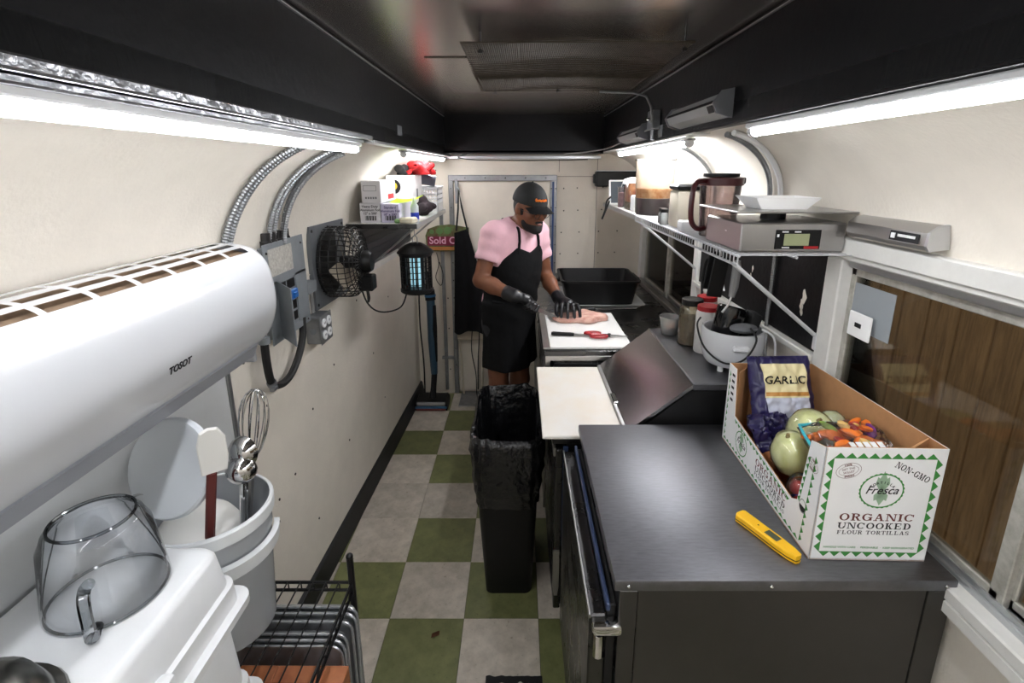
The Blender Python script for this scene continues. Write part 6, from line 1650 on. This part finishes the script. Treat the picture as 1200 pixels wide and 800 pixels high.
# head wear, hair, beard, glasses
def capdome(P):
    d = ell(P, hp(-.010, 0, .030), (.110, .089, .108), HR)
    low = (P - hp(0, 0, .030)) @ hu + .10 * np.maximum(0, -((P - HD) @ g)) * .6
    return np.maximum(d, -low)
hat = part('cap', surf(capdome, HD - .16, HD + .17, .0055), mat('black_cap', (18, 18, 19), .8, var=.2, vscale=30), person, smooth=60)
def brim(u, v):
    uu = 2 * u - 1
    r_ = .086 * math.sqrt(max(0, 1 - (.80 * uu) ** 2))
    p = hp(r_ - .002 + v * (.092 * math.sqrt(max(0, 1 - (.86 * uu) ** 2))), .080 * uu * (1 - .06 * v), .036 - .018 * uu * uu - .014 * v - .004 * v * v)
    return tuple(p)
part('brim', B().grid(brim, 18, 8, .004), mat('black_cap', (18, 18, 19), .8), hat, smooth=60)
part('button', B().sphere(tuple(hp(-.012, 0, .138)), .006, 8, 5), mat('black_cap', (18, 18, 19), .8), hat)
# orange stitched script on the front of the cap (unreadable squiggle)
pts = []
for k_ in range(41):
    t = k_ / 40; a = (t - .5) * .78 - .12
    pts.append(tuple(hp(-.010 + .1105 * math.cos(a) * .985, .0895 * math.sin(a) * 1.02, .068 + .0085 * math.sin(k_ * 1.9) * (1.25 if k_ < 6 else .8))))
part('orange_script', B().tube(pts, .0026, 5), mat('orange_thread', (236, 120, 30), .6), hat)
def hair(P):
    d = ell(P, hp(-.010, 0, .012), (.101, .080, .106), HR)
    q = P - HD
    return np.maximum(np.maximum(d, (q @ g) + .012), np.maximum(-(q @ hu) - .075, (q @ hu) - .045))
part('hair', surf(hair, HD - .15, HD + .15, .006), mat('black_hair', (16, 13, 12), .7), person, smooth=80)
def beard(P):
    d = ell(P, hp(.028, 0, -.060), (.073, .064, .069), HR)
    d = smin(d, ell(P, hp(.080, 0, -.102), (.027, .033, .022), HR), .03)
    q = P - HD; up_ = q @ hu; fw_ = q @ g; sd = np.abs(q @ hl)
    d2 = np.maximum(ell(P, hp(-.008, 0, .012), (.101, .080, .106), HR), np.maximum(np.abs(fw_ - .020) - .011, np.abs(up_ + .040) - .045))
    line = -.070 + .050 * np.clip((.055 - fw_) / .05, 0, 1)
    d = np.maximum(d, up_ - line)
    d = np.maximum(d, -(fw_ + .005))
    d = np.minimum(d, cap(P, hp(.094, -.020, -.056), hp(.094, .020, -.056), .0075))
    d = np.maximum(d, -ell(P, hp(.102, 0, -.066), (.014, .020, .0065), HR))
    return np.minimum(d, d2)
part('beard', surf(beard, HD - .16, HD + .15, .0045), mat('black_beard', (18, 14, 13), .8), person, smooth=80)
part('lips', B().sphere((0, 0, 0), (.008, .019, .006), 12, 8, M=Matrix(((g[0], hl[0], hu[0], hp(.098, 0, -.066)[0]), (g[1], hl[1], hu[1], hp(.098, 0, -.066)[1]), (g[2], hl[2], hu[2], hp(.098, 0, -.066)[2]), (0, 0, 0, 1)))), mat('lip_brown', (104, 56, 50), .5), person)
for sd in (-1, 1):
    e_ = part('eye', B().sphere(tuple(hp(.083, sd * .031, -.004)), .0105, 12, 8), mat('eye_white', (190, 184, 176), .3), person)
    part('iris', B().sphere(tuple(hp(.0915, sd * .031, -.007)), .0045, 8, 6), blackmatte, e_)
    part('eyebrow', B().tube([tuple(hp(.098, sd * .014, .017)), tuple(hp(.098, sd * .030, .021)), tuple(hp(.086, sd * .047, .016))], .0035, 5), mat('black_beard', (18, 14, 13), .8), person)
gl_ = []
for sd in (-1, 1):
    gl_.append([tuple(hp(.108 - .004 * math.cos(t), sd * .033 + .024 * math.cos(t), -.008 + .018 * math.sin(t))) for t in [2 * PI * i / 18 for i in range(18)]])
b = B()
for ring in gl_: b.tube(ring, .0016, 5, closed=True)
b.tube([tuple(hp(.108, -.010, -.003)), tuple(hp(.114, 0, .0)), tuple(hp(.108, .010, -.003))], .0016, 5)
for sd in (-1, 1): b.tube([tuple(hp(.104, sd * .057, -.004)), tuple(hp(.06, sd * .078, 0)), tuple(hp(-.01, sd * .086, 0))], .0016, 5)
part('spectacles', b, mat('thin_metal_frame', (60, 58, 56), .3, .8), person)

# gloved hands
glove = mat('black_nitrile', (24, 24, 27), .38, bump=.2, bscale=60)
MT = BZ + .034
Kl = [pv(.246, 2.712, 1.058), pv(.270, 2.704, 1.064), pv(.294, 2.708, 1.060), pv(.315, 2.720, 1.050)]
def lefthand(P):
    d = cap(P, WRL + (ELL - WRL) * .14, WRL, .036, .033)
    d = smin(d, cap(P, WRL, (Kl[1] + Kl[2]) / 2 + Up * -.004, .030, .028), .02)
    for k_ in Kl: d = smin(d, cap(P, WRL * .75 + k_ * .25, k_, .018, .0125), .016)
    tips = [pv(.232, 2.628, MT + .004), pv(.266, 2.612, MT + .004), pv(.303, 2.616, MT + .004), pv(.337, 2.640, MT + .003)]
    for k_, t_ in zip(Kl, tips):
        m1 = k_ * .52 + t_ * .48 + Up * .030; m2 = k_ * .16 + t_ * .84 + Up * .024
        fd = np.minimum(np.minimum(cap(P, k_, m1, .0115, .0105), cap(P, m1, m2, .0105, .0098)), cap(P, m2, t_, .0098, .0085))
        d = smin(d, fd, .006)
    t0 = WRL + pv(-.008, -.03, -.012); t1 = pv(.212, 2.72, 1.03); t2 = pv(.208, 2.675, 1.015); t3 = pv(.214, 2.645, MT + .004)
    th_ = np.minimum(np.minimum(cap(P, t0, t1, .018, .0135), cap(P, t1, t2, .0130, .0115)), cap(P, t2, t3, .0115, .009))
    return smin(d, th_, .010)
part('glove', surf(lefthand, (.16, 2.57, .985), (.37, 2.87, 1.13), .003), glove, person, smooth=80, label='black glove pressing on the meat')
ka = pv(.195, 2.628, MT - .002) - pv(.03, 2.545, 1.112); ka /= np.linalg.norm(ka)
H0 = pv(.022, 2.543, 1.112)
tt = pv(.1, .25, 1.0); tt = tt - ka * (tt @ ka); tt /= np.linalg.norm(tt)
oo = np.cross(ka, tt); oo = oo if oo[1] < 0 else -oo
def righthand(P):
    d = cap(P, WRR + (ELR - WRR) * .20, WRR, .039, .036)
    d = smin(d, cap(P, WRR, H0 + ka * .02 + tt * .020, .034, .027), .02)
    d = smin(d, cap(P, H0 + tt * .020 - oo * .004, H0 + ka * .068 + tt * .020, .022, .017), .015)
    for i, s_ in enumerate((.074, .054, .034, .015)):
        q = H0 + ka * s_
        r_ = (.0105, .0108, .0104, .0092)[i]
        pts = [q + tt * .022 + oo * .004, q + oo * .027 + tt * .012 + ka * .006, q + oo * .025 - tt * .014 + ka * .004, q - tt * .023 + oo * .002]
        for a_, b_ in zip(pts, pts[1:]): d = smin(d, cap(P, a_, b_, r_, r_ * .93), .005)
    pts = [WRR + (H0 - WRR) * .55 - oo * .012, H0 + ka * .03 - oo * .026 + tt * .008, H0 + ka * .065 - oo * .022 + tt * .004, H0 + ka * .090 - oo * .014 + tt * .006]
    for a_, b_, r_ in zip(pts, pts[1:], (.017, .013, .0115)): d = smin(d, cap(P, a_, b_, r_, r_ * .9), .008)
    return d
part('glove', surf(righthand, (-.10, 2.48, 1.02), (.16, 2.65, 1.20), .003), glove, person, smooth=80, label='black glove gripping the knife')
knife('carving_knife', 'slim knife held in the gloved hand at the edge of the meat', tuple(H0 - ka * .012), tuple(pv(.205, 2.632, MT - .004)), .105, .020, edge=tuple(tt))
